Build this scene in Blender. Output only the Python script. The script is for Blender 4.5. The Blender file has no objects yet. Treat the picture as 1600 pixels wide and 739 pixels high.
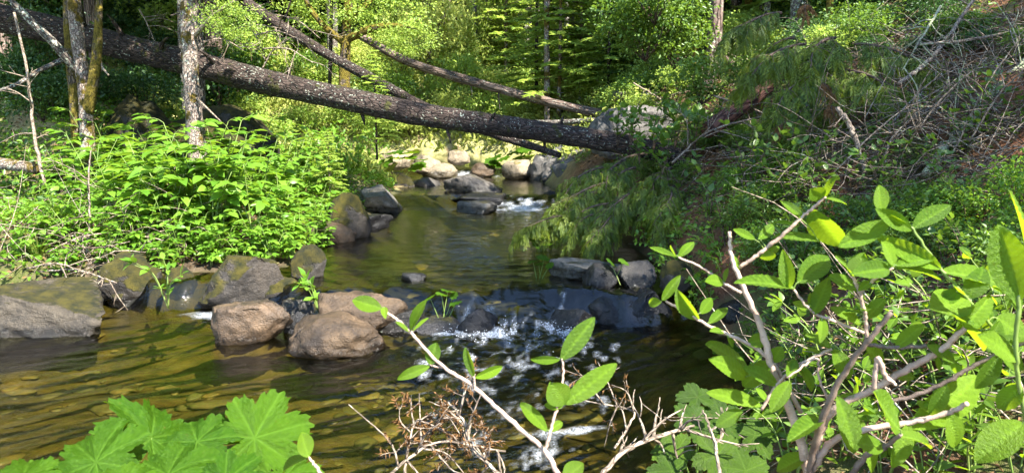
import bpy, math, random
import numpy as np
from mathutils import Vector, Matrix

# ------------------------------------------------------------------ camera, sky, sun, exposure
scene = bpy.context.scene
COL = scene.collection
random.seed(11)
RNG = np.random.default_rng(11)
R = math.radians
CAMZ, PITCH, FPX = 1.55, R(10.0), 1101.0

cam_data = bpy.data.cameras.new('camera')
cam = bpy.data.objects.new('camera', cam_data)
COL.objects.link(cam)
cam.location = (0, 0, CAMZ)
cam.rotation_euler = (math.pi / 2 - PITCH, 0, 0)
cam_data.sensor_width = 36.0
cam_data.lens = 36.0 * FPX / 1600.0
cam_data.clip_start, cam_data.clip_end = 0.05, 500.0
cam_data.dof.use_dof = True
cam_data.dof.focus_distance = 6.0
cam_data.dof.aperture_fstop = 9.0
scene.camera = cam

SUN = Vector((0.47, -0.53, 0.80)).normalized()
world = bpy.data.worlds.new('World')
scene.world = world
world.use_nodes = True
wn = world.node_tree
wn.nodes.clear()
sky = wn.nodes.new('ShaderNodeTexSky')
sky.sky_type = 'NISHITA'
sky.sun_disc = False
sky.altitude = 900.0
sky.dust_density = 0.25
sky.ozone_density = 2.5
sky.sun_elevation = math.asin(SUN.z)
sky.sun_rotation = math.atan2(SUN.x, SUN.y)
bg = wn.nodes.new('ShaderNodeBackground')
bg.inputs['Strength'].default_value = 0.15
wo = wn.nodes.new('ShaderNodeOutputWorld')
wn.links.new(sky.outputs[0], bg.inputs[0])
wn.links.new(bg.outputs[0], wo.inputs[0])

sd_ = bpy.data.lights.new('sun', 'SUN')
sd_.energy = 5.0
sd_.angle = R(0.53)
sd_.color = (1.0, 0.95, 0.86)
sun = bpy.data.objects.new('sun', sd_)
COL.objects.link(sun)
sun.rotation_euler = SUN.to_track_quat('Z', 'Y').to_euler()

scene.view_settings.view_transform = 'Standard'
scene.view_settings.look = 'None'
scene.view_settings.gamma = 1.0
scene.view_settings.exposure = 2.4
scene.render.engine = 'CYCLES'
scene.cycles.max_bounces = 10
scene.cycles.transparent_max_bounces = 24
scene.cycles.diffuse_bounces = 4
scene.cycles.sample_clamp_indirect = 6.0
scene.cycles.use_denoising = True

# ------------------------------------------------------------------ maths helpers
FWD = np.array([0, math.cos(PITCH), -math.sin(PITCH)])
UPV = np.array([0, math.sin(PITCH), math.cos(PITCH)])
CAM = np.array([0, 0, CAMZ])

def ray(px, py):
    return FWD + np.array([1.0, 0, 0]) * ((px - 800) / FPX) + UPV * ((369.5 - py) / FPX)

def W(px, py, Y):
    d = ray(px, py)
    return CAM + d * (Y / d[1])

def Gz(px, py, z):
    d = ray(px, py)
    return CAM + d * ((z - CAMZ) / d[2])

def scr(p):
    v = np.array(p) - CAM; w = np.dot(v, FWD)
    return 800 + FPX * v[0] / w, 369.5 - FPX * np.dot(v, UPV) / w

def zoned(label, p, zones):
    px, py = scr(p)
    for f, phrase in zones or ():
        if f(px, py): return label + ' ' + phrase
    return label

_perm = np.random.default_rng(5).permutation(256)
_perm = np.concatenate([_perm, _perm, _perm])
_grad = np.random.default_rng(6).normal(size=(256, 3))
_grad /= np.linalg.norm(_grad, axis=1)[:, None]

def pn(x, y, z=0.0):
    x, y, z = np.broadcast_arrays(np.asarray(x, float), np.asarray(y, float), np.asarray(z, float))
    xi, yi, zi = np.floor(x).astype(int), np.floor(y).astype(int), np.floor(z).astype(int)
    xf, yf, zf = x - xi, y - yi, z - zi
    u, v, w = (t * t * t * (t * (t * 6 - 15) + 10) for t in (xf, yf, zf))
    def g(a, b, c):
        h = _perm[_perm[_perm[(xi + a) & 255] + ((yi + b) & 255)] + ((zi + c) & 255)]
        q = _grad[h]
        return q[..., 0] * (xf - a) + q[..., 1] * (yf - b) + q[..., 2] * (zf - c)
    l = lambda a, b, t: a + t * (b - a)
    return l(l(l(g(0, 0, 0), g(1, 0, 0), u), l(g(0, 1, 0), g(1, 1, 0), u), v),
             l(l(g(0, 0, 1), g(1, 0, 1), u), l(g(0, 1, 1), g(1, 1, 1), u), v), w) * 1.5

def fbm(x, y, z=0.0, o=4):
    s, a = 0, 1.0
    for i in range(o):
        k = 2.0 ** i
        s = s + a * pn(np.asarray(x) * k + 7.1 * i, np.asarray(y) * k, np.asarray(z) * k)
        a *= 0.5
    return s

def sstep(a, b, x):
    t = np.clip((np.asarray(x, float) - a) / (b - a), 0, 1)
    return t * t * (3 - 2 * t)

# ------------------------------------------------------------------ mesh and object helpers
def mesh_np(name, V, faces, mat=None, smooth=True, attrs=None):
    """faces: list of int arrays (N,3) or (N,4)"""
    V = np.asarray(V, np.float32)
    me = bpy.data.meshes.new(name)
    me.vertices.add(len(V))
    me.vertices.foreach_set('co', V.ravel())
    fs = [np.asarray(f, np.int32) for f in faces if len(f)]
    nl = sum(f.size for f in fs)
    npoly = sum(len(f) for f in fs)
    me.loops.add(nl)
    me.polygons.add(npoly)
    me.loops.foreach_set('vertex_index', np.concatenate([f.ravel() for f in fs]))
    tot = np.concatenate([np.full(len(f), f.shape[1], np.int32) for f in fs])
    me.polygons.foreach_set('loop_start', np.concatenate([[0], np.cumsum(tot)[:-1]]).astype(np.int32))
    me.update(calc_edges=True)
    me.polygons.foreach_set('use_smooth', np.full(npoly, smooth, bool))
    for k, (dom, typ, arr) in (attrs or {}).items():
        a = me.attributes.new(k, typ, dom)
        a.data.foreach_set('vector' if typ == 'FLOAT_VECTOR' else 'value', np.asarray(arr, np.float32).ravel())
    if mat is not None:
        me.materials.append(mat)
    return me

def obj(name, me, parent=None, loc=None, M=None):
    o = bpy.data.objects.new(name, me)
    COL.objects.link(o)
    if parent is not None:
        o.parent = parent
        KIDS.setdefault(parent.name, []).append(o)
    if M is not None:
        o.matrix_basis = M
    if loc is not None:
        o.location = Vector([float(c) for c in loc])
    return o

def tag(o, label=None, cat=None, group=None, kind=None):
    for k, v in (('label', label), ('category', cat), ('group', group), ('kind', kind)):
        if v:
            o[k] = v
    return o

def empty(name, loc=(0, 0, 0), rz=0.0, s=1.0):
    o = obj(name, None, loc=loc)
    o.empty_display_size = 0.05
    o.rotation_euler = (0, 0, rz)
    o.scale = (s, s, s)
    return o

def copy_tree(o, parent=None):
    c = o.copy()
    COL.objects.link(c)
    c.parent = parent
    if parent is not None:
        KIDS.setdefault(parent.name, []).append(c)
    for ch in list(KIDS.get(o.name, [])):
        copy_tree(ch, c)
    return c
KIDS = {}

def vec(p):
    return Vector((float(p[0]), float(p[1]), float(p[2])))

def smooth_path(P, n):
    P = np.asarray(P, float)
    if len(P) == 2:
        t = np.linspace(0, 1, n)[:, None]
        return P[0] * (1 - t) + P[1] * t
    Q = np.vstack([2 * P[0] - P[1], P, 2 * P[-1] - P[-2]])
    out = []
    for s in np.linspace(0, len(P) - 1 - 1e-6, n):
        i = int(s); t = s - i
        a, b, c, d = Q[i], Q[i + 1], Q[i + 2], Q[i + 3]
        out.append(0.5 * (2 * b + (c - a) * t + (2 * a - 5 * b + 4 * c - d) * t * t + (3 * b - a - 3 * c + d) * t ** 3))
    return np.array(out)

def tube_np(P, r, sides=6, disp=None, cap=True):
    """returns V, quads, tc, caps"""
    P = np.asarray(P, float)
    n = len(P)
    r = np.broadcast_to(np.asarray(r, float), (n,)) if np.ndim(r) == 0 or len(r) == n else np.interp(np.linspace(0, 1, n), np.linspace(0, 1, len(r)), r)
    T = np.gradient(P, axis=0)
    T /= np.linalg.norm(T, axis=1)[:, None] + 1e-9
    a = np.array([0, 0, 1.0]) if abs(T[0][2]) < 0.9 else np.array([1.0, 0, 0])
    N = np.zeros_like(P)
    u = np.cross(T[0], a); u /= np.linalg.norm(u)
    for i in range(n):
        u = u - T[i] * np.dot(u, T[i]); u /= np.linalg.norm(u) + 1e-9
        N[i] = u
    B = np.cross(T, N)
    th = np.linspace(0, 2 * np.pi, sides, endpoint=False)
    s = np.concatenate([[0], np.cumsum(np.linalg.norm(np.diff(P, axis=0), axis=1))])
    rr = r[:, None] * np.ones(sides)
    c, sn = np.cos(th), np.sin(th)
    tc = np.stack([rr * c, rr * sn, np.repeat(s[:, None], sides, 1)], -1)
    if disp is not None:
        rr = rr + disp(tc, r[:, None], th[None, :], s[:, None])
    V = P[:, None, :] + rr[..., None] * (N[:, None, :] * c[None, :, None] + B[:, None, :] * sn[None, :, None])
    idx = np.arange(n * sides).reshape(n, sides)
    nx = np.roll(idx, -1, axis=1)
    F = np.stack([idx[:-1], nx[:-1], nx[1:], idx[1:]], -1).reshape(-1, 4)
    V = V.reshape(-1, 3); tc = tc.reshape(-1, 3)
    tris = np.zeros((0, 3), int)
    if cap:
        k = len(V)
        V = np.vstack([V, P[0], P[-1]])
        tc = np.vstack([tc, [0, 0, 0], [0, 0, s[-1]]])
        tris = np.concatenate([np.stack([np.full(sides, k), nx[0], idx[0]], -1),
                               np.stack([np.full(sides, k + 1), idx[-1], nx[-1]], -1)])
    return V, F, tc, tris

class MB:
    def __init__(s):
        s.V, s.F4, s.F3, s.tc, s.n = [], [], [], [], 0
    def add(s, V, F4=None, F3=None, tc=None):
        s.V.append(V)
        s.tc.append(tc if tc is not None else np.zeros((len(V), 3)))
        if F4 is not None and len(F4): s.F4.append(np.asarray(F4) + s.n)
        if F3 is not None and len(F3): s.F3.append(np.asarray(F3) + s.n)
        s.n += len(V)
    def tube(s, P, r, sides=6, n=None, disp=None, cap=True):
        if n: P = smooth_path(P, n)
        V, F, tc, T = tube_np(P, r, sides, disp, cap)
        s.add(V, F, T, tc)
    def mesh(s, name, mat, smooth=True):
        fs = []
        if s.F4: fs.append(np.concatenate(s.F4))
        if s.F3: fs.append(np.concatenate(s.F3))
        return mesh_np(name, np.concatenate(s.V), fs, mat, smooth,
                       {'tc': ('POINT', 'FLOAT_VECTOR', np.concatenate(s.tc))})

def unit(a):
    a = np.asarray(a, float)
    return a / (np.linalg.norm(a, axis=-1, keepdims=True) + 1e-9)

def leaf_cloud(P, D, size, wr=0.45, rnd=None, up=None, fold=0.18, droop=0.0):
    """many small folded leaves: base P, direction D, each two triangles on either side of a midrib (4 tris)"""
    P = np.asarray(P, float); D = unit(D); n = len(P)
    size = np.broadcast_to(np.asarray(size, float), (n,))
    if up is None:
        up = unit(RNG.normal(size=(n, 3)) * 0.7 + np.array([0, 0, 0.8]))
    S = unit(np.cross(D, up)); U = np.cross(S, D)
    L = size[:, None]
    m = P + D * L * 0.45 + U * L * 0.03
    tip = P + D * L - U * L * (0.08 + droop)
    a = m + S * L * wr * 0.5 + U * L * fold
    b = m - S * L * wr * 0.5 + U * L * fold
    V = np.stack([P, a, tip, b], 1).reshape(-1, 3)
    k = np.arange(n) * 4
    F = np.concatenate([np.stack([k, k + 1, k + 2], -1), np.stack([k, k + 2, k + 3], -1)])
    if rnd is None: rnd = RNG.random(n)
    fr = np.concatenate([rnd, rnd])
    return V, F, fr

def cloud_mesh(name, parts, mat):
    V, F, Q, n = [], [], [], 0
    for v, f, r in parts:
        V.append(v); F.append(f + n); Q.append(r); n += len(v)
    return mesh_np(name, np.concatenate(V), [np.concatenate(F)], mat, True,
                   {'rnd': ('FACE', 'FLOAT', np.concatenate(Q))})

# ------------------------------------------------------------------ node helper
class NT:
    def __init__(s, name):
        s.m = bpy.data.materials.new(name)
        s.m.use_nodes = True
        s.t = s.m.node_tree
        s.t.nodes.clear()
        s.out = s.t.nodes.new('ShaderNodeOutputMaterial')
    def n(s, typ, ins=None, **props):
        nd = s.t.nodes.new('ShaderNode' + typ)
        for k, v in props.items():
            setattr(nd, k, v)
        for k, v in (ins or {}).items():
            sock = nd.inputs[k]
            if isinstance(v, bpy.types.NodeSocket):
                s.t.links.new(v, sock)
            elif isinstance(v, bpy.types.Node):
                s.t.links.new(v.outputs[0], sock)
            else:
                if isinstance(v, (tuple, list)) and len(v) == 3 and sock.type == 'RGBA':
                    v = (*v, 1)
                sock.default_value = v
        return nd
    def noise(s, vec_, scale, detail=5, rough=0.6, dist=0.0):
        return s.n('TexNoise', {'Vector': vec_, 'Scale': scale, 'Detail': detail, 'Roughness': rough, 'Distortion': dist}).outputs[0]
    def ramp(s, fac, stops, interp='LINEAR'):
        nd = s.n('ValToRGB', {'Fac': fac})
        nd.color_ramp.interpolation = interp
        e = nd.color_ramp.elements
        while len(e) < len(stops): e.new(0.5)
        for el, (p, c) in zip(e, stops):
            el.position = p
            el.color = (*c, 1) if len(c) == 3 else c
        return nd.outputs[0]
    def mix(s, fac, a, b, mode='MIX'):
        nd = s.n('Mix', data_type='RGBA', blend_type=mode)
        for k, v in ((0, fac), (6, a), (7, b)):
            if isinstance(v, bpy.types.NodeSocket): s.t.links.new(v, nd.inputs[k])
            else: nd.inputs[k].default_value = (*v, 1) if isinstance(v, tuple) and len(v) == 3 else v
        return nd.outputs[2]
    def math(s, op, a, b=0.0, clamp=False):
        nd = s.n('Math', operation=op, use_clamp=clamp)
        for k, v in ((0, a), (1, b)):
            if isinstance(v, bpy.types.NodeSocket): s.t.links.new(v, nd.inputs[k])
            else: nd.inputs[k].default_value = v
        return nd.outputs[0]
    def mrange(s, v, a, b, c=0.0, d=1.0):
        return s.n('MapRange', {'Value': v, 'From Min': a, 'From Max': b, 'To Min': c, 'To Max': d}).outputs[0]
    def scale(s, v, sc):
        return s.n('VectorMath', {0: v, 1: sc}, operation='MULTIPLY').outputs[0]
    def bump(s, h, strength, dist):
        return s.n('Bump', {'Height': h, 'Strength': strength, 'Distance': dist}).outputs[0]
    def attr(s, name):
        return s.n('Attribute', attribute_name=name)
    def done(s, shader):
        s.t.links.new(shader.outputs[0] if isinstance(shader, bpy.types.Node) else shader, s.out.inputs[0])
        return s.m

def leaf_mat(name, c_dark, c_light, trans, tw=0.4, rough=0.42, spec=0.4, vein=False):
    t = NT(name)
    oi = t.n('ObjectInfo').outputs['Random']
    r = t.attr('rnd').outputs['Fac']
    f = t.math('FRACT', t.math('ADD', oi, r))
    co = t.n('TexCoord').outputs['Object']
    nz = t.noise(co, 9.0, 2)
    f2 = t.math('ADD', t.math('MULTIPLY', f, 0.8), t.math('MULTIPLY', t.math('SUBTRACT', nz, 0.5), 0.7), clamp=True)
    c = t.mix(f2, c_dark, c_light)
    tc_ = t.mix(f2, tuple(x * 0.75 for x in trans), trans)
    ins = {'Base Color': c, 'Roughness': rough, 'Specular IOR Level': spec}
    if vein:
        v = t.attr('vein').outputs['Fac']
        c2 = t.mix(t.math('MULTIPLY', v, 0.4), c, tuple(min(1, x * 1.6 + 0.015) for x in c_light))
        fine = t.noise(co, 60.0, 3)
        wpos = t.n('NewGeometry').outputs['Position']
        c2 = t.mix(t.math('MULTIPLY', t.mrange(t.noise(wpos, 70.0, 3, 0.6), 0.68, 0.74), 0.6), c2, (0.10, 0.06, 0.015))
        c2 = t.mix(t.math('MULTIPLY', t.mrange(t.noise(wpos, 16.0, 4, 0.6), 0.35, 0.65), 0.45), c2, t.mix(1.0, c2, (0.55, 0.6, 0.5), 'MULTIPLY'))
        ins['Base Color'] = c2
        ins['Normal'] = t.bump(t.math('ADD', fine, t.math('MULTIPLY', t.noise(co, 22.0, 2), 1.5)), 0.5, 0.012)
    p = t.n('BsdfPrincipled', ins)
    tr = t.n('BsdfTranslucent', {'Color': tc_})
    return t.done(t.n('MixShader', {0: tw, 1: p, 2: tr}))

def rock_mat(name, c1, c2, rough=0.75, moss=0.0, moss_col=((0.022, 0.026, 0.004), (0.115, 0.095, 0.010)), wet=None, dark=0.35, speck=0.5):
    t = NT(name)
    geo = t.n('NewGeometry')
    pos, nor = geo.outputs['Position'], geo.outputs['Normal']
    oi = t.n('ObjectInfo').outputs['Random']
    p2 = t.n('VectorMath', {0: pos, 1: t.n('CombineXYZ', {0: t.math('MULTIPLY', oi, 30.0)})}, operation='ADD').outputs[0]
    n1 = t.noise(p2, 3.2, 6, 0.65)
    n2 = t.noise(p2, 22.0, 5, 0.7)
    n3 = t.noise(p2, 90.0, 3, 0.7)
    strat = t.noise(t.scale(p2, (2.0, 2.0, 16.0)), 2.2, 4)
    c = t.mix(t.mrange(n1, 0.35, 0.68), c1, c2)
    c = t.mix(t.math('MULTIPLY', t.mrange(t.noise(p2, 7.0, 6, 0.7), 0.48, 0.66), 0.75), c, tuple(x * 0.55 for x in c1))
    c = t.mix(t.math('MULTIPLY', t.mrange(n2, 0.56, 0.72), speck), c, tuple(min(1, x * 1.7 + .02) for x in c2))
    c = t.mix(t.math('MULTIPLY', t.mrange(n3, 0.35, 0.5, 1.0, 0.0), 0.45), c, tuple(x * 0.4 for x in c1))
    wv = t.n('VectorMath', {0: p2, 1: t.scale(t.n('TexNoise', {'Vector': p2, 'Scale': 5.0, 'Detail': 4.0}).outputs[1], (0.35, 0.35, 0.35))}, operation='ADD').outputs[0]
    crk = t.mrange(t.n('TexVoronoi', {'Vector': wv, 'Scale': 1.7}, feature='DISTANCE_TO_EDGE').outputs[0], 0.0, 0.009)
    crk = t.math('MAXIMUM', crk, t.mrange(n1, 0.42, 0.5))
    c = t.mix(crk, tuple(x * 0.5 for x in c1), c)
    rg = rough
    if wet is not None:
        z = t.n('SeparateXYZ', {0: pos}).outputs[2]
        zz = t.math('ADD', z, t.math('MULTIPLY', t.math('SUBTRACT', n2, 0.5), 0.06))
        w = t.mrange(zz, wet + 0.035, wet + 0.075, 1.0, 0.0)
        c = t.mix(w, c, t.mix(1.0, c, (dark, dark, dark * 0.95), 'MULTIPLY'))
        rg = t.mrange(w, 0, 1, rough, 0.16)
    h = t.math('ADD', t.math('MULTIPLY', n2, 0.6), t.math('MULTIPLY', n3, 0.35))
    h = t.math('ADD', t.math('ADD', h, t.math('MULTIPLY', strat, 0.15)), t.math('MULTIPLY', crk, 0.7))
    if moss > 0:
        nz = t.n('SeparateXYZ', {0: nor}).outputs[2]
        mm = t.math('ADD', t.math('MULTIPLY', nz, 0.6), t.math('MULTIPLY', t.noise(p2, 4.5, 5, 0.6), 1.0))
        mk = t.mrange(mm, 1.22 - moss, 1.34 - moss)
        mc = t.mix(t.mrange(t.noise(p2, 11.0, 4), 0.35, 0.65), moss_col[0], moss_col[1])
        c = t.mix(mk, c, mc)
        mh = t.noise(p2, 130.0, 3, 0.8)
        h = t.math('ADD', h, t.math('MULTIPLY', mk, t.math('MULTIPLY', mh, 2.2)))
        rg = t.mix(mk, t.n('CombineColor', {0: rg, 1: rg, 2: rg}).outputs[0], (0.95, 0.95, 0.95))
    p = t.n('BsdfPrincipled', {'Base Color': c, 'Roughness': rg, 'Specular IOR Level': 0.35, 'Normal': t.bump(h, 1.0, 0.028)})
    return t.done(p)

def bark_mat(name, c1, c2, scale=1.0, stretch=0.22, moss=None, moss_amt=0.0, lichen=0.0, bumpd=0.02, lich_col=(0.42, 0.45, 0.36)):
    t = NT(name)
    tc = t.attr('tc').outputs['Vector']
    pos = t.n('NewGeometry').outputs['Position']
    sv = t.scale(tc, (1, 1, stretch))
    warp = t.n('VectorMath', {0: sv, 1: t.scale(t.n('TexNoise', {'Vector': tc, 'Scale': 6.0, 'Detail': 3.0}).outputs[1], (0.06, 0.06, 0.02))}, operation='ADD').outputs[0]
    v = t.n('TexVoronoi', {'Vector': warp, 'Scale': 26.0 * scale}, feature='DISTANCE_TO_EDGE').outputs[0]
    n1 = t.noise(sv, 18.0 * scale, 6, 0.7)
    n2 = t.noise(tc, 60 * scale, 4, 0.7)
    n3 = t.noise(pos, 2.2, 4)
    crack = t.mrange(v, 0.0, 0.16)
    c = t.mix(t.mrange(n1, 0.32, 0.68), c1, c2)
    c = t.mix(crack, tuple(x * 0.35 for x in c1), c)
    c = t.mix(t.math('MULTIPLY', t.mrange(n3, 0.5, 0.7), 0.5), c, tuple(x * 0.5 for x in c2))
    if lichen:
        lm = t.mrange(t.math('ADD', t.noise(pos, 34.0, 4, 0.7), t.math('MULTIPLY', n3, 0.25)), 0.80 - 0.2 * lichen, 0.84 - 0.2 * lichen)
        c = t.mix(t.math('MULTIPLY', lm, 0.85), c, lich_col)
    h = t.math('ADD', t.math('MULTIPLY', crack, 0.8), t.math('MULTIPLY', n2, 0.5))
    h = t.math('ADD', h, t.math('MULTIPLY', n1, 0.6))
    if moss:
        mk = t.mrange(t.math('ADD', t.noise(pos, 5.0, 5, 0.65), moss_amt), 0.62, 0.68)
        c = t.mix(mk, c, t.mix(t.mrange(t.noise(pos, 30.0), 0.4, 0.6), tuple(x * 0.45 for x in moss), moss))
        h = t.math('ADD', h, t.math('MULTIPLY', mk, t.noise(pos, 150.0, 3)))
    p = t.n('BsdfPrincipled', {'Base Color': c, 'Roughness': 0.88, 'Specular IOR Level': 0.25, 'Normal': t.bump(h, 0.8, bumpd)})
    return t.done(p)

# ------------------------------------------------------------------ materials
M = {}
M['leaf_bush'] = leaf_mat('leaf_bush', (0.070, 0.17, 0.014), (0.16, 0.29, 0.030), (0.30, 0.48, 0.03), 0.42, 0.42)
M['leaf_shrub'] = leaf_mat('leaf_shrub', (0.052, 0.11, 0.016), (0.13, 0.215, 0.032), (0.21, 0.34, 0.025), 0.38, 0.4)
M['leaf_alder'] = leaf_mat('leaf_alder', (0.058, 0.135, 0.010), (0.16, 0.28, 0.016), (0.38, 0.56, 0.016), 0.5, 0.42, 0.25, True)
M['leaf_umbrella'] = leaf_mat('leaf_umbrella', (0.024, 0.080, 0.003), (0.068, 0.150, 0.006), (0.17, 0.27, 0.004), 0.45, 0.45, 0.16, True)
M['leaf_lobed'] = leaf_mat('leaf_lobed', (0.026, 0.062, 0.004), (0.065, 0.12, 0.007), (0.13, 0.22, 0.008), 0.4, 0.42, 0.3, True)
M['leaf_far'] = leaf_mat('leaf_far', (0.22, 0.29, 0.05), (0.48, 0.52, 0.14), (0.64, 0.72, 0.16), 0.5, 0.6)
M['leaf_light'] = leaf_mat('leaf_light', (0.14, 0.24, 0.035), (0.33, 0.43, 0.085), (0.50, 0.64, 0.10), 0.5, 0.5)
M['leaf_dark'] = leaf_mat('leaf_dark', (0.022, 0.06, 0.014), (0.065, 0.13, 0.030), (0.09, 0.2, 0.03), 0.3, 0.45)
M['needle'] = leaf_mat('needle', (0.020, 0.050, 0.012), (0.055, 0.10, 0.024), (0.07, 0.14, 0.02), 0.25, 0.5)
M['cedar'] = leaf_mat('cedar', (0.040, 0.085, 0.012), (0.20, 0.25, 0.02), (0.26, 0.34, 0.02), 0.4, 0.5)
M['dead_needle'] = leaf_mat('dead_needle', (0.11, 0.055, 0.022), (0.28, 0.155, 0.065), (0.22, 0.12, 0.04), 0.25, 0.8, 0.1)
M['dry_leaf'] = leaf_mat('dry_leaf', (0.085, 0.045, 0.018), (0.28, 0.165, 0.08), (0.18, 0.10, 0.04), 0.15, 0.8, 0.15)
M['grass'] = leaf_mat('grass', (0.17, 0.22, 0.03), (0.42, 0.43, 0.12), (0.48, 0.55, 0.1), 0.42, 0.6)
M['stem_green'] = leaf_mat('stem_green', (0.10, 0.17, 0.03), (0.20, 0.25, 0.06), (0.1, 0.2, 0.03), 0.1, 0.5)
M['bark_log'] = bark_mat('bark_log', (0.024, 0.0165, 0.013), (0.072, 0.050, 0.040), 1.2, 0.3, moss=(0.055, 0.055, 0.012), moss_amt=0.02, lichen=0.3, bumpd=0.03)
M['bark_grey'] = bark_mat('bark_grey', (0.06, 0.048, 0.04), (0.17, 0.14, 0.12), 1.2, 0.2, lichen=0.6)
M['bark_pale'] = bark_mat('bark_pale', (0.12, 0.088, 0.07), (0.34, 0.27, 0.225), 1.6, 0.5, moss=(0.12, 0.085, 0.010), moss_amt=0.10, lichen=0.5, bumpd=0.012)
M['bark_mossy'] = bark_mat('bark_mossy', (0.07, 0.055, 0.04), (0.17, 0.13, 0.09), 1.4, 0.3, moss=(0.15, 0.115, 0.014), moss_amt=0.22)
M['bark_fir'] = bark_mat('bark_fir', (0.085, 0.055, 0.042), (0.21, 0.155, 0.125), 0.6, 0.12, lichen=0.3, bumpd=0.03)
M['bark_red'] = bark_mat('bark_red', (0.075, 0.03, 0.02), (0.20, 0.095, 0.065), 0.9, 0.15)
M['twig'] = bark_mat('twig', (0.15, 0.112, 0.082), (0.37, 0.295, 0.22), 2.5, 0.3, lichen=0.3, bumpd=0.004)
M['twig_dark'] = bark_mat('twig_dark', (0.06, 0.040, 0.028), (0.17, 0.12, 0.082), 2.5, 0.3, bumpd=0.004)
M['twig_lichen'] = bark_mat('twig_lichen', (0.12, 0.10, 0.08), (0.30, 0.26, 0.21), 2.0, 0.4, lichen=1.2, bumpd=0.006, lich_col=(0.36, 0.38, 0.22))
def smooth_bark(name, c1, c2):
    t = NT(name)
    tc = t.attr('tc').outputs['Vector']
    n1 = t.noise(tc, 60.0, 4, 0.6); n2 = t.noise(t.scale(tc, (1, 1, 3.0)), 160.0, 3, 0.6); n3 = t.noise(tc, 14.0, 3)
    c = t.mix(t.mrange(n3, 0.35, 0.65), c1, c2)
    c = t.mix(t.math('MULTIPLY', t.mrange(n2, 0.58, 0.68), 0.6), c, tuple(x * 0.45 for x in c1))
    c = t.mix(t.math('MULTIPLY', t.mrange(n1, 0.58, 0.7), 0.5), c, tuple(min(1, x * 1.5) for x in c2))
    return t.done(t.n('BsdfPrincipled', {'Base Color': c, 'Roughness': 0.65, 'Normal': t.bump(t.math('ADD', n1, n2), 0.5, 0.002)}))
M['alder_bark'] = smooth_bark('alder_bark', (0.26, 0.17, 0.125), (0.48, 0.35, 0.27))
M['alder_bark_dark'] = smooth_bark('alder_bark_dark', (0.075, 0.05, 0.036), (0.18, 0.13, 0.10))
M['cut_wood'] = bark_mat('cut_wood', (0.25, 0.17, 0.10), (0.42, 0.31, 0.2), 2.0, 0.1)

M['rock_brown'] = rock_mat('rock_brown', (0.024, 0.016, 0.010), (0.108, 0.070, 0.038), 0.55, 0.0, wet=0.0, speck=0.25)
M['rock_pink'] = rock_mat('rock_pink', (0.034, 0.026, 0.019), (0.165, 0.108, 0.064), 0.42, 0.0, wet=0.0, speck=0.3)
M['rock_flat'] = rock_mat('rock_flat', (0.022, 0.018, 0.013), (0.066, 0.052, 0.034), 0.6, 0.27, wet=0.01)
M['rock_mossy'] = rock_mat('rock_mossy', (0.014, 0.012, 0.010), (0.045, 0.037, 0.028), 0.6, 0.62, wet=0.03)
M['rock_mossy_pale'] = rock_mat('rock_mossy_pale', (0.018, 0.015, 0.012), (0.060, 0.048, 0.036), 0.6, 0.58, wet=0.03)
M['rock_wet'] = rock_mat('rock_wet', (0.008, 0.008, 0.009), (0.026, 0.024, 0.023), 0.3, 0.08, speck=0.3)
M['rock_wet_mid'] = rock_mat('rock_wet_mid', (0.022, 0.02, 0.018), (0.075, 0.066, 0.056), 0.45, 0.15, wet=0.22, dark=0.4)
M['rock_grey'] = rock_mat('rock_grey', (0.075, 0.070, 0.060), (0.20, 0.18, 0.15), 0.7, 0.12, wet=0.24)
M['rock_slab'] = rock_mat('rock_slab', (0.040, 0.036, 0.032), (0.115, 0.10, 0.085), 0.5, 0.15, wet=0.38)
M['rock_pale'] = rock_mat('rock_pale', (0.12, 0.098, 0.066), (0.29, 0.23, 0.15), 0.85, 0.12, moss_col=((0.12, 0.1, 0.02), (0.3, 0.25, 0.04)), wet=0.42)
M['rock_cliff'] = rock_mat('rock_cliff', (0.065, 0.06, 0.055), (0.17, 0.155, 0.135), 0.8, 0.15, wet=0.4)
M['rock_shaded_moss'] = rock_mat('rock_shaded_moss', (0.022, 0.019, 0.016), (0.055, 0.048, 0.038), 0.85, 0.66, moss_col=((0.016, 0.02, 0.004), (0.085, 0.07, 0.008)))  # moss colour darkened to carry the shade on the left boulders

# ------------------------------------------------------------------ the lie of the land
POLY = np.array([(-12, 2.1), (-12, 5.4), (-3.9, 5.35), (-3.1, 5.72), (-2.6, 5.85), (-2.05, 5.85), (-1.95, 6.3), (-1.95, 7.0),
                 (-2.25, 7.8), (-2.0, 8.9), (-1.65, 10.6), (-1.9, 12), (-1.95, 13.2), (-2.8, 14.0), (-4.2, 14.6), (-6.5, 15.2),
                 (-6.5, 16.2), (-3.6, 15.6), (-1.2, 14.7), (0.42, 13.4), (0.6, 11.5), (0.78, 10.3), (1.0, 9.0), (1.15, 7.6),
                 (1.3, 6.4), (1.38, 5.6), (1.42, 5.0), (1.55, 4.3), (1.3, 3.4), (1.0, 2.7), (0.4, 2.2), (-1.0, 2.05), (-3, 2.1)])

def sdist(x, y):
    x = np.asarray(x, float); y = np.asarray(y, float)
    best = np.full(x.shape, 1e9); ins = np.zeros(x.shape, bool)
    for i in range(len(POLY)):
        ax, ay = POLY[i]; bx, by = POLY[(i + 1) % len(POLY)]
        ex, ey = bx - ax, by - ay
        t = np.clip(((x - ax) * ex + (y - ay) * ey) / (ex * ex + ey * ey), 0, 1)
        best = np.minimum(best, (x - ax - t * ex) ** 2 + (y - ay - t * ey) ** 2)
        c = (ay > y) != (by > y)
        with np.errstate(divide='ignore', invalid='ignore'):
            ins ^= c & (x < ex * (y - ay) / (ey if ey else 1e-9) + ax)
    d = np.sqrt(best)
    return np.where(ins, d, -d)

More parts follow.
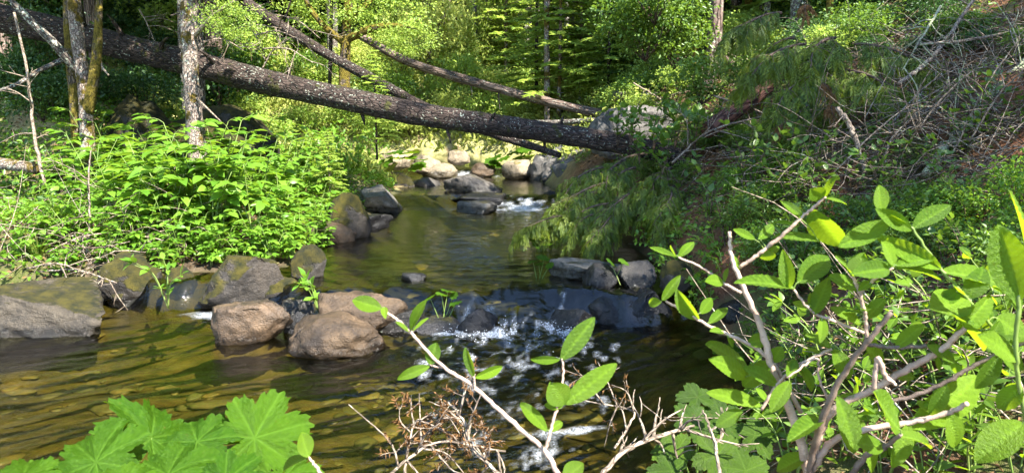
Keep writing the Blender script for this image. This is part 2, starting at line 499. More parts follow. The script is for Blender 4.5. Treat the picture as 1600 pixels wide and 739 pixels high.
def ycas(x):
    return 5.12 + 0.22 * np.clip(-0.6 - x, 0, 2.2) + 0.06 * np.sin(np.asarray(x) * 5) + 0.10 * pn(np.asarray(x) * 2.7, 0.3, 1.1) + 0.04 * pn(np.asarray(x) * 8.0, 0.7, 1.1)

def zwater(x, y):
    yc = ycas(x)
    T = np.exp(-((np.asarray(x) - 0.10) / 0.24) ** 2)
    return (0.20 * sstep(yc - 0.12 - 0.22 * T, yc + 0.10 + 0.25 * T, y) + 0.15 * sstep(9.7, 10.4, y) + 0.14 * sstep(13.2, 13.8, y)
            + 0.05 * np.clip(np.asarray(y) - 14, 0, 3))

XC = lambda y: np.interp(y, [0, 3, 5, 7, 9, 11, 13.3, 15, 17, 20.5, 30, 80], [-0.3, -0.2, -0.2, -0.4, -0.5, -0.6, -0.9, -4.5, -9, -9, -9, -9])

def H(x, y):
    x = np.asarray(x, float); y = np.asarray(y, float)
    s = sdist(x, y)
    zw = zwater(x, np.clip(y, 0, 22))
    d = np.maximum(-s, 0)
    bed = zw - (0.03 + 0.34 * sstep(0, 0.9, s) + 0.25 * sstep(-1.6, -0.3, x) * sstep(0.2, 0.9, s)) + 0.05 * pn(x * 2.1, y * 2.1, 3.3)
    left = 0.26 * sstep(0, 0.9, d) + 0.10 * d + 0.50 * np.maximum(0, d - 2.4)
    right = 0.24 * sstep(0, 0.3, d) + (0.60 - 0.22 * sstep(13.5, 17, y) * (1 - sstep(3, 9, x))) * d
    near = 0.10 * sstep(0, 0.4, d) + 0.04 * d
    wr = sstep(-0.5, 0.5, x - XC(y))
    nw = (1 - sstep(1.7, 2.7, y)) * (1 - sstep(1.0, 2.2, x))
    land = left * (1 - wr) + right * wr
    land = land * (1 - nw) + near * nw
    far = 0.0 * y
    amp = np.clip(d * 0.5, 0, 1)
    nzv = amp * (0.35 * fbm(x * 0.35, y * 0.35, 1.7, 3) + 0.10 * fbm(x * 1.3, y * 1.3, 8.2, 3))
    return np.where(s > 0, bed, zw + land * 1.0 + far + nzv)

def hit(px, py, tmax=70):
    d = ray(px, py); d = d / np.linalg.norm(d)
    t = np.concatenate([np.arange(0.6, 16, 0.04), np.arange(16, tmax, 0.2)])
    P = CAM + t[:, None] * d
    b = np.nonzero(P[:, 2] < H(P[:, 0], P[:, 1]))[0]
    return P[b[0]] if len(b) else P[-1]

def on_ground(x, y, dz=0.0):
    return np.array([x, y, float(H(np.array([x]), np.array([y]))[0]) + dz])

# ground sheet
def axis(a, b, fine0, fine1, step, grow):
    out = list(np.arange(fine0, fine1 + 1e-6, step))
    s, v = step, fine1
    while v < b:
        s *= grow; v += s; out.append(v)
    s, v = step, fine0
    while v > a:
        s *= grow; v -= s; out.insert(0, v)
    return np.array(out)

def grid_mesh(name, gx, gy, Zf, mat, keep=None, attrs=None):
    X, Y = np.meshgrid(gx, gy)
    Z = Zf(X, Y)
    V = np.stack([X, Y, Z], -1).reshape(-1, 3)
    n, m = X.shape
    i = np.arange(n * m).reshape(n, m)
    F = np.stack([i[:-1, :-1], i[:-1, 1:], i[1:, 1:], i[1:, :-1]], -1).reshape(-1, 4)
    if keep is not None:
        k = keep(X, Y).ravel()
        F = F[k[F].any(1)]
    at = {kk: ('POINT', 'FLOAT', f(X, Y, Z).ravel()) for kk, f in (attrs or {}).items()}
    return mesh_np(name, V, [F], mat, True, at)

t = NT('ground')
pos = t.n('NewGeometry').outputs['Position']
a_bed, a_right, a_far = (t.attr(k).outputs['Fac'] for k in ('bed', 'right', 'far'))
nA, nB, nC = t.noise(pos, 1.6, 5), t.noise(pos, 9.0, 6, 0.7), t.noise(pos, 55.0, 4, 0.7)
soil = t.mix(t.mrange(nB, 0.35, 0.65), (0.035, 0.025, 0.016), (0.095, 0.068, 0.042))
soil = t.mix(t.mrange(nA, 0.5, 0.62), soil, (0.075, 0.085, 0.02))
soil = t.mix(t.math('MULTIPLY', t.mrange(nC, 0.55, 0.7), 0.5), soil, (0.20, 0.15, 0.10))
red = t.mix(t.mrange(nB, 0.35, 0.65), (0.085, 0.032, 0.014), (0.21, 0.095, 0.045))
red = t.mix(t.math('MULTIPLY', t.mrange(nC, 0.5, 0.7), 0.6), red, (0.27, 0.16, 0.09))
red = t.mix(t.mrange(nA, 0.42, 0.56), red, soil)
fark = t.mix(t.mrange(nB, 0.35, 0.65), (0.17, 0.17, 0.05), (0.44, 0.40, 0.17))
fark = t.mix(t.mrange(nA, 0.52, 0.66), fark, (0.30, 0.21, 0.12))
vs = t.n('VectorMath', {0: pos, 1: t.scale(t.n('TexNoise', {'Vector': pos, 'Scale': 3.0}).outputs[1], (0.25, 0.25, 0.0))}, operation='ADD').outputs[0]
vor = t.n('TexVoronoi', {'Vector': t.scale(vs, (1.0, 1.6, 1.0)), 'Scale': 9.0, 'Randomness': 1.0})
bedc = t.ramp(t.n('SeparateColor', {0: vor.outputs[1]}).outputs[0],
              [(0.0, (0.10, 0.085, 0.03)), (0.35, (0.19, 0.15, 0.05)), (0.6, (0.34, 0.22, 0.065)), (0.8, (0.13, 0.12, 0.04)), (1.0, (0.46, 0.33, 0.14))])
bedc = t.mix(t.mrange(vor.outputs[0], 0.25, 0.7), bedc, (0.06, 0.055, 0.02))
bedc = t.mix(t.math('MULTIPLY', t.mrange(nC, 0.4, 0.7), 0.35), bedc, (0.4, 0.3, 0.13))
bedc = t.mix(t.mrange(t.noise(t.scale(pos, (1.0, 2.4, 1.0)), 2.6, 5, 0.65), 0.42, 0.60), bedc, (0.055, 0.055, 0.014))
bedc = t.mix(t.mrange(t.n('SeparateXYZ', {0: pos}).outputs[2], -0.50, -0.34, 0.8, 0.0), bedc, (0.03, 0.036, 0.012))  # deeper bed coloured darker in place of light absorbed by the water
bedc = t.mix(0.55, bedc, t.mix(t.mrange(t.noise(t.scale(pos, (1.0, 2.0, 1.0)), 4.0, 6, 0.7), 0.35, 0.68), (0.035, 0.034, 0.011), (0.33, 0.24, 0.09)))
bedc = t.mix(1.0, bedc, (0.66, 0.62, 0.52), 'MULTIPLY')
bedc = t.mix(t.mrange(t.n('SeparateXYZ', {0: pos}).outputs[1], 5.1, 6.0, 0.0, 0.8), bedc, (0.03, 0.032, 0.010))  # upper pool bed darkened so its sunlit brown gives way to reflections
c = t.mix(a_right, soil, red)
c = t.mix(a_far, c, fark)
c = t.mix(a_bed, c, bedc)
h = t.math('ADD', t.math('MULTIPLY', nB, 0.6), t.math('MULTIPLY', nC, 0.6))
M['ground'] = t.done(t.n('BsdfPrincipled', {'Base Color': c, 'Roughness': 0.9, 'Specular IOR Level': 0.2, 'Normal': t.bump(h, 0.8, 0.05)}))

gx = axis(-45, 45, -4.2, 4.4, 0.045, 1.045)
gy = axis(-8, 85, 2.0, 11.0, 0.05, 1.035)
ground = obj('ground', grid_mesh('ground', gx, gy, H, M['ground'], attrs={
    'bed': lambda x, y, z: sstep(-0.10, 0.02, sdist(x, y)),
    'right': lambda x, y, z: sstep(0.0, 0.6, x - XC(y)) * (1 - sstep(15, 19, y)),
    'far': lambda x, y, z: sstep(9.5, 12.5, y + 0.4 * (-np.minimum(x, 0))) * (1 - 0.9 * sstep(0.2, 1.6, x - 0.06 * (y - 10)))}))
tag(ground, 'sloping forest floor and streambed of a wooded ravine', kind='structure')

# ------------------------------------------------------------------ water
def water_z(x, y):
    zw = zwater(x, y)
    yc = ycas(x)
    # ripples: lower pool runs to the lower left, upper pool runs towards the camera
    lo = 1 - sstep(yc - 0.3, yc + 0.1, y)
    u, v = -0.86 * x - 0.5 * y, 0.5 * x - 0.86 * y
    wx = 0.25 * pn(x * 1.1, y * 1.1, 4.0)
    A = 0.0150 * fbm(u * 2.2 + wx, v * 9.0 + 4 * wx, 0.3, 3) + 0.0130 * pn(u * 1.3, v * 4.0 + 3 * wx, 2.0)
    B = 0.0045 * fbm(x * 3.0, y * 9.5, 5.0, 3) + 0.003 * pn(x * 14, y * 22, 9.0)
    z = zw + A * lo * (0.5 + 0.5 * sstep(-1.7, -0.3, x)) + B * (1 - lo)
    # turbulence below the cascade
    q = np.exp(-(((x - 0.05) / 0.75) ** 2)) * np.exp(-np.abs(y - yc + 0.35) / 0.75) * (y < yc + 0.05)
    z = z + q * (0.050 * np.abs(fbm(x * 5.5, y * 6.5, 1.0, 3)) + 0.016 * pn(x * 24, y * 24, 2.0) - 0.012)
    # run over the lip
    lip = np.exp(-((y - yc - 0.12) / 0.28) ** 2)
    z = z + lip * (0.006 * pn(x * 34, y * 5, 2.0) + 0.030 * pn(x * 5.5, y * 1.4, 6.0) + 0.012 * pn(x * 16, y * 3, 1.0) + 0.02 * np.abs(pn(x * 3.1, 0.4, 3.0)))
    # V shaped swell upstream of the lip
    sw = sstep(yc + 0.1, yc + 0.4, y) * (1 - sstep(yc + 0.9, yc + 1.8, y))
    z = z + sw * (0.014 * pn(x * 2.6, y * 3.2, 7.5) + 0.008 * pn(x * 7, y * 9, 1.5))
    # riffle farther up
    rf = np.exp(-((y - 10.0) / 0.45) ** 2) * sstep(-0.6, 0.1, x)
    z = z + rf * (0.03 * np.abs(fbm(x * 5, y * 5, 3.0, 3)))
    return z

def foam(x, y, z):
    yc = ycas(x)
    n = fbm(x * 7, y * 8, 4.4, 4)
    yd = y - yc
    qa = np.exp(-((x + 0.22 + 0.25 * yd) / 0.20) ** 2) * np.exp(-((yd + 0.30) / 0.22) ** 2)
    qb = np.exp(-((x - 0.34 + 0.15 * yd) / 0.16) ** 2) * np.exp(-((yd + 0.26) / 0.20) ** 2)
    qc = 0.46 * np.exp(-(((x - 0.05) / 0.5) ** 2)) * np.exp(-np.abs(yd + 0.6) / 0.75) * (yd < -0.12)
    q = np.maximum(np.maximum(qa, qb), qc)
    n2 = fbm(x * 15, y * 7, 1.4, 3)
    f = np.clip(1.1 * q + 0.9 * n2 * (q > 0.05) + 0.3 * n * (q > 0.04) - 0.40, 0, 1) * 0.9
    # thin lines of foam left of the cascade under the little plants, and behind the tilted rock
    q2 = np.exp(-((x + 0.52) / 0.22) ** 2) * np.exp(-((y - yc + 0.22) / 0.07) ** 2)
    f = np.maximum(f, np.clip(1.3 * q2 + 0.5 * n - 0.2, 0, 1) * (q2 > 0.1))
    q3 = np.exp(-((x + 2.25 + (y - 5.3) * 0.8) / 0.30) ** 2) * np.exp(-((y - 5.26) / 0.10) ** 2)
    f = np.maximum(f, np.clip(1.1 * q3 + 0.5 * n - 0.25, 0, 1) * (q3 > 0.08))
    q4 = np.exp(-((x - 0.12) / 0.42) ** 2) * np.exp(-((y - 9.85) / 0.28) ** 2)
    f = np.maximum(f, np.clip(1.2 * q4 + 0.7 * n - 0.35, 0, 1) * (q4 > 0.08))
    q5 = np.exp(-((y - 13.35) / 0.14) ** 2) * (np.abs(x + 0.7) < 0.9)
    f = np.maximum(f, np.clip(0.9 * q5 + 0.6 * n - 0.2, 0, 1) * (q5 > 0.08))
    q6 = np.exp(-((x - 0.25) / 0.30) ** 2) * np.exp(-((y - 3.25 - 0.18 * (x - .25)) / 0.05) ** 2)
    f = np.maximum(f, np.clip(0.9 * q6 + 0.6 * n - 0.35, 0, 1) * (q6 > 0.08))
    return f

t = NT('water')
pos = t.n('NewGeometry').outputs['Position']
b1 = t.noise(t.scale(pos, (1.0, 2.2, 1.0)), 16.0, 4, 0.55, 0.6)
b2 = t.noise(pos, 55.0, 3, 0.5)
hh = t.math('ADD', b1, t.math('MULTIPLY', b2, 0.25))
nrm = t.bump(hh, 0.17, 0.03)
fr = t.n('Fresnel', {'IOR': 1.45})
tr = t.n('BsdfTransparent', {'Color': (0.58, 0.58, 0.35, 1)})
gl = t.n('BsdfGlossy', {'Color': (1, 1, 1, 1), 'Roughness': 0.012, 'Normal': nrm})
w1 = t.n('MixShader', {0: fr, 1: tr, 2: gl})
fo = t.attr('foam').outputs['Fac']
fm = t.math('MULTIPLY', fo, t.mrange(t.noise(t.scale(pos, (1.0, 0.6, 1.0)), 75.0, 5, 0.75), 0.36, 0.60))
wh = t.n('BsdfPrincipled', {'Base Color': (0.78, 0.82, 0.86, 1), 'Roughness': 0.45, 'Normal': t.bump(t.noise(pos, 60.0, 4, 0.8), 0.9, 0.03)})
M['water'] = t.done(t.n('MixShader', {0: t.math('MULTIPLY', fm, 1.0, True), 1: w1, 2: wh}))
wx = np.concatenate([np.arange(-7.0, -2.9, 0.05), np.arange(-2.9, 1.9, 0.02)])
wy = np.concatenate([np.arange(1.9, 6.4, 0.02), np.arange(6.4, 11.0, 0.035), np.arange(11.0, 21.0, 0.08)])
water = obj('stream_water', grid_mesh('stream_water', wx, wy, water_z, M['water'],
            keep=lambda x, y: sdist(x, y) > -0.22, attrs={'foam': foam}))
tag(water, 'clear stream with a small cascade and olive reflections', kind='structure')

# splashing drops in the cascade
def drops():
    n = 900
    x = np.where(RNG.random(n) < 0.55, RNG.normal(-0.18, 0.17, n), RNG.normal(0.34, 0.14, n)); y = ycas(x) - 0.14 - np.abs(RNG.normal(0, 0.22, n))
    f = foam(x, y, 0) > 0.15
    x, y = x[f], y[f]
    z = water_z(x, y) + np.abs(RNG.normal(0.0, 0.022, len(x)))
    s = RNG.uniform(0.0015, 0.0042, len(x))
    o = np.array([(1, 0, 0), (-1, 0, 0), (0, 1, 0), (0, -1, 0), (0, 0, 1), (0, 0, -1)], float)
    f8 = np.array([(0, 2, 4), (2, 1, 4), (1, 3, 4), (3, 0, 4), (2, 0, 5), (1, 2, 5), (3, 1, 5), (0, 3, 5)])
    V = (np.stack([x, y, z], -1)[:, None, :] + s[:, None, None] * o).reshape(-1, 3)
    F = (np.arange(len(x))[:, None, None] * 6 + f8).reshape(-1, 3)
    return V, F
t = NT('foam_drop')
M['foam'] = t.done(t.n('BsdfPrincipled', {'Base Color': (0.8, 0.84, 0.88, 1), 'Roughness': 0.2}))
V, F = drops()
tag(obj('spray', mesh_np('spray', V, [F], M['foam'])), 'white spray and bubbles thrown up below the small cascade', kind='stuff')

# ------------------------------------------------------------------ rocks
def icosphere(sub):
    import bmesh
    bm = bmesh.new()
    bmesh.ops.create_icosphere(bm, subdivisions=sub, radius=1.0)
    V = np.array([v.co[:] for v in bm.verts]); F = np.array([[v.index for v in f.verts] for f in bm.faces])
    bm.free()
    return V, F
ICO = {k: icosphere(k) for k in (2, 3, 4, 5)}

def rock_shape(seed, style='round', sub=4):
    rg = np.random.default_rng(seed)
    V, F = ICO[sub]
    V = V.copy()
    if style in ('angular', 'slab', 'block'):
        k = {'angular': 13, 'slab': 9, 'block': 10}[style]
        for i in range(k):
            nrm = unit(rg.normal(size=3))
            if style == 'slab' and i == 0: nrm = unit(np.array([0.1, -0.05, 1.0]) + 0.15 * rg.normal(size=3))
            c = rg.uniform(0.42, 0.8) if style != 'slab' or i else 0.35
            dd = V @ nrm - c
            V = V - np.where(dd > 0, dd * 0.94, 0)[:, None] * nrm
    o = rg.uniform(0, 50, 3)
    rr = 0.20 if style == 'round' else 0.10
    d = rr * fbm(V[:, 0] * 1.1 + o[0], V[:, 1] * 1.1 + o[1], V[:, 2] * 1.1 + o[2], 3)
    d2 = fbm(V[:, 0] * 4 + o[1], V[:, 1] * 4 + o[2], V[:, 2] * 4 + o[0], 4)
    d3 = fbm(V[:, 0] * 11 + o[1], V[:, 1] * 11, V[:, 2] * 11 + o[0], 3)
    d2 = 0.04 * d2 + 0.008 * d3 if style == 'round' else 0.075 * d2 - 0.05 * np.exp(-(d2 / 0.05) ** 2) * 0.6 + 0.016 * d3
    V = V + V * (d + d2)[:, None]
    V[:, 2] = np.where(V[:, 2] < -0.3, -0.3 + (V[:, 2] + 0.3) * 0.6, V[:, 2])
    lo, hi = V.min(0), V.max(0)
    V = (V - (lo + hi) / 2) / ((hi - lo) / 2)
    return V, F

NROCK = [0]
def rock(x0, x1, yt, yb, z=None, style='round', mat='rock_grey', label='', depth=0.8, tilt=0.0, yaw=None, sub=4, sink=0.35, Y=None, group=None, name='rock', pitch=0.0):
    """a rock that spans these photo columns and rows, its front foot on height z (or on the ground, or at distance Y)"""
    NROCK[0] += 1
    cx = (x0 + x1) / 2
    foot = W(cx, yb, Y) if Y else (Gz(cx, yb, z) if z is not None else hit(cx, yb))
    dist = float(np.dot(foot - CAM, FWD))
    w = (x1 - x0) / FPX * dist
    d = w * depth
    el = math.atan2(CAMZ - foot[2], foot[1])
    app = (yb - yt) / FPX * dist
    h = max((app - 0.45 * d * math.sin(max(el, 0))) / math.cos(el), 0.35 * app)
    V, F = rock_shape(100 + NROCK[0] * 7, style, sub)
    S = np.array([w / 2, d / 2, h * (1 + sink) / 2])
    V = V * S
    if tilt or pitch:
        Rm = np.array(Matrix.Rotation(tilt, 3, 'Y') @ Matrix.Rotation(pitch, 3, 'X'))
        V = V @ Rm.T
        V[:, 0] *= w / max(V[:, 0].max() - V[:, 0].min(), 1e-6)
    top = V[:, 2].max()
    ctr = np.array([foot[0], foot[1] + d / 2 * 0.85, foot[2] + h - top])
    me = mesh_np(name, V, [F], M[mat], True)
    o = obj(name, me, loc=ctr)
    tag(o, label, 'rock', group)
    return o

rock(-70, 152, 432, 527, 0.0, 'slab', 'rock_flat', 'broad flat grey-brown rock with a mossy back edge at the left waterline', 0.85, 0.03, sub=5)
rock(142, 245, 390, 478, 0.0, 'round', 'rock_mossy', 'dark upright boulder with yellow moss, second from the left at the waterline', 0.9, sub=5, name='boulder')
rock(288, 448, 388, 488, 0.0, 'block', 'rock_mossy_pale', 'mossy grey boulder with roots over it under the bright leafy bush', 0.75, 0.12, sub=5, name='boulder')
rock(320, 446, 466, 540, 0.0, 'angular', 'rock_pink', 'pinkish grey tilted rock with a pointed left end in the shallows', 0.7, -0.28, sub=5)
rock(432, 488, 462, 497, 0.02, 'round', 'rock_wet_mid', 'wet grey rock wedged behind the tilted pinkish rock', 0.9)
rock(440, 492, 484, 522, 0.0, 'block', 'rock_wet', 'small dark brown rock left of the large brown boulder', 0.8)
rock(436, 594, 487, 560, 0.0, 'round', 'rock_brown', 'large smooth brown boulder standing in the lower pool', 0.72, 0.06, sub=5, name='boulder')
rock(488, 632, 455, 517, 0.02, 'block', 'rock_brown', 'long brown rock behind the large smooth boulder', 0.6, 0.05, sub=5)
rock(575, 665, 480, 520, 0.0, 'block', 'rock_wet_mid', 'dark ledge rock left of the little umbrella plants', 0.7)
rock(640, 728, 492, 520, 0.0, 'angular', 'rock_wet', 'low dark ledge rock under the little umbrella plants', 0.8)
rock(712, 778, 477, 520, 0.0, 'angular', 'rock_wet', 'dark blue-grey wet rock at the left side of the cascade', 0.9)
rock(858, 930, 478, 514, 0.0, 'angular', 'rock_wet', 'rounded wet rock under the water veil right of the cascade', 0.8)
rock(912, 990, 461, 508, 0.0, 'block', 'rock_wet', 'dark wet ledge block between cascade and right bank', 0.9)
rock(980, 1055, 450, 508, 0.0, 'angular', 'rock_wet', 'black wet rock where the ledge meets the right bank', 0.9)
rock(858, 982, 405, 440, 0.2, 'slab', 'rock_grey', 'flat pale-topped slab above the cascade near the right bank', 0.75, 0.0, sub=5)
rock(908, 968, 412, 454, 0.18, 'angular', 'rock_wet', 'dark pointed rock leaning on the pale-topped slab', 0.8, -0.5)
rock(958, 1030, 406, 452, 0.18, 'block', 'rock_wet_mid', 'dark blocky rock right of the pale-topped slab', 0.9)
rock(624, 664, 424, 443, 0.19, 'angular', 'rock_wet', 'low dark rock breaking the water in mid stream', 1.0, sub=3)
rock(552, 626, 289, 334, 0.2, 'block', 'rock_grey', 'sunlit grey rock on the left bank of the upper pool', 1.1, 0.15, sub=5)
rock(500, 572, 298, 372, 0.22, 'round', 'rock_mossy', 'dark mossy mound at the left edge of the upper pool', 1.0, name='boulder')
rock(534, 608, 333, 362, 0.2, 'slab', 'rock_wet', 'flat dark wet rock below the sunlit grey rock', 0.9)
rock(466, 550, 344, 380, 0.2, 'round', 'rock_brown', 'low brown rock at the left edge of the upper pool', 0.8)
rock(502, 534, 341, 358, 0.24, 'round', 'rock_grey', 'small grey stone behind the low brown rock', 0.8, sub=3)
rock(638, 690, 275, 305, 0.2, 'block', 'rock_wet_mid', 'brown-grey rock left of the big tilted slab', 0.9)
rock(617, 643, 293, 308, 0.2, 'round', 'rock_grey', 'small round stone left of the brown-grey rock', 0.9, sub=3)
rock(619, 650, 305, 321, 0.2, 'round', 'rock_brown', 'small brown stone at the left edge below the round stone', 0.9, sub=3)
rock(590, 645, 268, 300, 0.28, 'round', 'rock_shaded_moss', 'dark rock in the shade of the broad-leaved plants', 0.9)
rock(688, 784, 271, 306, 0.3, 'slab', 'rock_slab', 'big tilted dark slab in the middle of the stream', 0.75, 0.30, sub=5)
rock(702, 792, 301, 322, 0.24, 'slab', 'rock_wet', 'long flat dark rock in front of the big tilted slab', 0.6, sub=4)
rock(711, 777, 314, 334, 0.2, 'slab', 'rock_grey', 'low wet grey rock, nearest of the three in mid stream', 0.7, sub=4)
rock(836, 884, 297, 319, 0.22, 'angular', 'rock_wet', 'dark rock right of the white riffle', 0.8)
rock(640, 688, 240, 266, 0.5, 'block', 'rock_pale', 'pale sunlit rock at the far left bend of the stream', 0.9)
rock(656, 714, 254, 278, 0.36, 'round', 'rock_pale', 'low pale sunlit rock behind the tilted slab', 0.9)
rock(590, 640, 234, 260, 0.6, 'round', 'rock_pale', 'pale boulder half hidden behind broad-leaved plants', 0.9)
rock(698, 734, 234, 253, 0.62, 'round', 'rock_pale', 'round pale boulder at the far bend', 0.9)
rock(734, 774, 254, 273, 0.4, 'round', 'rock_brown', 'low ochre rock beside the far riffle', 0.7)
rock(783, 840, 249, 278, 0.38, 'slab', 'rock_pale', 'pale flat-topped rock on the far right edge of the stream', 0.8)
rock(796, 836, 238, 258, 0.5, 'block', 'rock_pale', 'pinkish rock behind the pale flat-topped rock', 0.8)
rock(826, 866, 240, 281, 0.36, 'angular', 'rock_cliff', 'grey angular rock, left one of the stack under the log', 0.9)
rock(846, 900, 226, 286, 0.36, 'angular', 'rock_cliff', 'grey angular rock, middle one of the stack under the log', 0.9, sub=5)
rock(862, 962, 226, 296, 0.34, 'angular', 'rock_cliff', 'large grey angular rock holding up the end of the log', 0.8, 0.2, sub=5, name='boulder')
rock(925, 1062, 163, 228, None, 'block', 'rock_cliff', 'big weathered grey boulder above the right end of the long log', 0.8, sub=5, Y=9.3, name='boulder')
rock(1128, 1190, 468, 505, 0.1, 'round', 'rock_wet_mid', 'dark rounded rock under the right bank shrubs', 0.9)
rock(1035, 1090, 405, 452, 0.25, 'round', 'rock_mossy', 'small mossy rock on the right bank above the ledge', 0.9)
rock(-40, 62, 318, 400, None, 'round', 'rock_pale', 'pale sunlit rock at the left edge of the picture', 0.8, name='boulder', Y=6.9)
rock(-160, 150, 140, 300, None, 'block', 'rock_shaded_moss', 'huge dark boulder in shade at far left behind the trunks', 0.6, sub=5, name='boulder', Y=9.3)
rock(140, 262, 146, 255, None, 'round', 'rock_shaded_moss', 'rounded mossy boulder between the two pale trunks', 0.7, sub=5, name='boulder', Y=9.0)
rock(225, 420, 160, 262, None, 'round', 'rock_shaded_moss', 'long moss-covered boulder under the fallen log right of the trunks', 0.6, sub=5, name='boulder', Y=9.2)

rock(236, 298, 418, 480, 0.0, 'angular', 'rock_shaded_moss', 'added dark rock filling the shaded hollow between the two mossy boulders', 0.9)  # these dark rocks are added to fill shaded hollows along the left waterline
rock(398, 470, 428, 474, 0.05, 'angular', 'rock_mossy', 'added dark mossy rock filling the dark hollow right of the mossy grey boulder', 0.9)
rock(446, 506, 382, 440, 0.18, 'block', 'rock_shaded_moss', 'added dark mossy rock filling the dark hollow below the right end of the bush', 1.0)
rock(110, 150, 440, 470, 0.05, 'angular', 'rock_grey', 'small pale stone behind the broad flat rock', 0.9, sub=3)
# streambed stones: too many and too blurred by water to pick apart
def pebbles():
    Vs, Fs, n = [], [], 0
    V0, F0 = ICO[2]
    for i in range(1300):
        x, y = RNG.uniform(-4.5, 1.6), RNG.uniform(2.1, 5.2) if i < 1000 else RNG.uniform(5.2, 12)
        s = float(sdist(np.array([x]), np.array([y]))[0])
        if s < -0.15 or float(fbm(np.array([x * 1.3]), np.array([y * 1.6]), 6.0, 2)[0]) < -0.05: continue
        r = 0.016 + 0.07 * RNG.random() ** 2.5
        zb = float(H(np.array([x]), np.array([y]))[0])
        zw = float(zwater(np.array([x]), np.array([y]))[0])
        r = min(r, max(0.02, (zw - zb) * 0.8)) if s > 0.1 else r
        sc = r * RNG.uniform(0.7, 1.3, 3) * np.array([1.6, 1, 0.3])
        V = V0 * (1 + 0.7 * pn(V0[:, 0] * 1.7 + i, V0[:, 1] * 1.3, V0[:, 2] * 1.3)[:, None]) * sc
        a = RNG.uniform(0, 6.28); ca, sa = math.cos(a), math.sin(a)
        V = V @ np.array([[ca, -sa, 0], [sa, ca, 0], [0, 0, 1]]) + np.array([x, y, zb + r * 0.1])
        Vs.append(V); Fs.append(F0 + n); n += len(V)
    F = np.concatenate(Fs)
    return np.concatenate(Vs), F, np.repeat(RNG.random(len(Fs)), len(F0))
t = NT('pebble')
rr = t.attr('rnd').outputs['Fac']
pc = t.ramp(rr, [(0, (0.06, 0.055, 0.025)), (0.3, (0.17, 0.13, 0.06)), (0.55, (0.15, 0.10, 0.035)), (0.75, (0.08, 0.075, 0.035)), (1, (0.21, 0.155, 0.08))])
pc = t.mix(1.0, pc, (1.15, 1.1, 0.95), 'MULTIPLY')
pc = t.mix(t.mrange(t.noise(t.n('NewGeometry').outputs['Position'], 30.0, 4), 0.4, 0.7), pc, (0.08, 0.08, 0.03))
M['pebble'] = t.done(t.n('BsdfPrincipled', {'Base Color': pc, 'Roughness': 0.6}))
V, F, rr = pebbles()
tag(obj('streambed_stones', mesh_np('streambed_stones', V, [F], M['pebble'], True, {'rnd': ('FACE', 'FLOAT', rr)})),
    'ochre and olive stones on the bed of the clear stream', kind='stuff')

# ------------------------------------------------------------------ logs and trunks
def bark_disp(amp, f=14.0, seed=0.0, knot=0.0):
    def d(tc, r, th, s):
        x, y, z = tc[..., 0], tc[..., 1], tc[..., 2]
        n = pn(x * f + seed, y * f, z * f * 0.35)
        big = pn(x * 3 + seed, y * 3, z * 0.9 + seed)
        return amp * (np.abs(n) * 1.4 - 0.5) + 1.6 * amp * big + knot * np.maximum(0, pn(x * 5, y * 5, z * 2.2 + seed) - 0.3)
    return d

def log(name, pts, radii, mat, label, cat='log', sides=16, n=80, amp=0.01, stubs=(), group=None, sag=0.0):
    """a fallen stem with stubs of broken branches as parts; pts are world points"""
    P = smooth_path(pts, n)
    V, F, tc, T = tube_np(P, radii, sides, bark_disp(amp, 12.0, len(label) * 1.3, amp))
    me = mesh_np('trunk', V, [F, T], M[mat], True, {'tc': ('POINT', 'FLOAT_VECTOR', tc)})
    root = empty(name, P[0])
    tag(root, label, cat, group)
    o = obj('trunk', me, root); o.location = -vec(P[0])
    rr = np.interp(np.linspace(0, 1, n), np.linspace(0, 1, len(radii)), radii)
    for (u, dx, dy, dz, L) in stubs:
        i = int(u * (n - 1)); b = P[i] - P[0]
        d = unit(np.array([dx, dy, dz]))
        q = [b + d * rr[i] * 0.6, b + d * (rr[i] + L * 0.5), b + d * (rr[i] + L) + np.array([0, 0, -0.15 * L])]
        mb = MB(); mb.tube(q, np.array([0.3, 0.2, 0.05]) * max(rr[i] * 0.7, 0.02), 6, 6)
        st = obj('branch_stub', mb.mesh('branch_stub', M[mat]), o); st.location = vec(P[0])
    return root

log('fallen_log', [W(-200, -8, 9.3), W(60, 42, 9.3), W(300, 100, 9.15), W(600, 168, 8.8), W(860, 208, 8.35), W(985, 228, 8.05), W(1070, 250, 7.85)],
    [0.175, 0.175, 0.165, 0.145, 0.125, 0.108, 0.10], 'bark_log', 'long dark fallen log spanning the stream from bank to bank', sides=44, n=340, amp=0.012,
    stubs=[(0.22, 0.3, -0.6, 0.9, 0.5), (0.30, 0.6, -0.7, 0.4, 0.45), (0.36, -0.2, -0.9, 0.6, 0.3), (0.555, 0.35, -0.3, -1, 0.18), (0.48, 0.2, 0, -1, 0.12), (0.66, 0.1, 0.2, -1, 0.1), (0.42, 0.1, -0.3, 1, 0.1), (0.75, 0.1, -1, 0.3, 0.08), (0.6, 0.3, -0.8, 0.6, 0.14), (0.27, -0.3, -0.5, 1, 0.35), (0.68, 0.2, -0.2, 1, 0.12)])
log('fallen_log', [W(385, 5, 12.4), W(470, 60, 12.0), W(560, 112, 11.6), W(680, 175, 11.1), W(780, 212, 10.7), W(875, 243, 10.2)],
    [0.09, 0.09, 0.08, 0.07, 0.06, 0.05], 'bark_log', 'thinner bowed log passing behind and under the long log', sides=18, n=120, amp=0.008,
    stubs=[(0.14, 0.5, -0.3, 1, 0.9), (0.2, 0.7, -0.6, -0.6, 0.5), (0.35, 0.2, 0, 1, 0.3)])
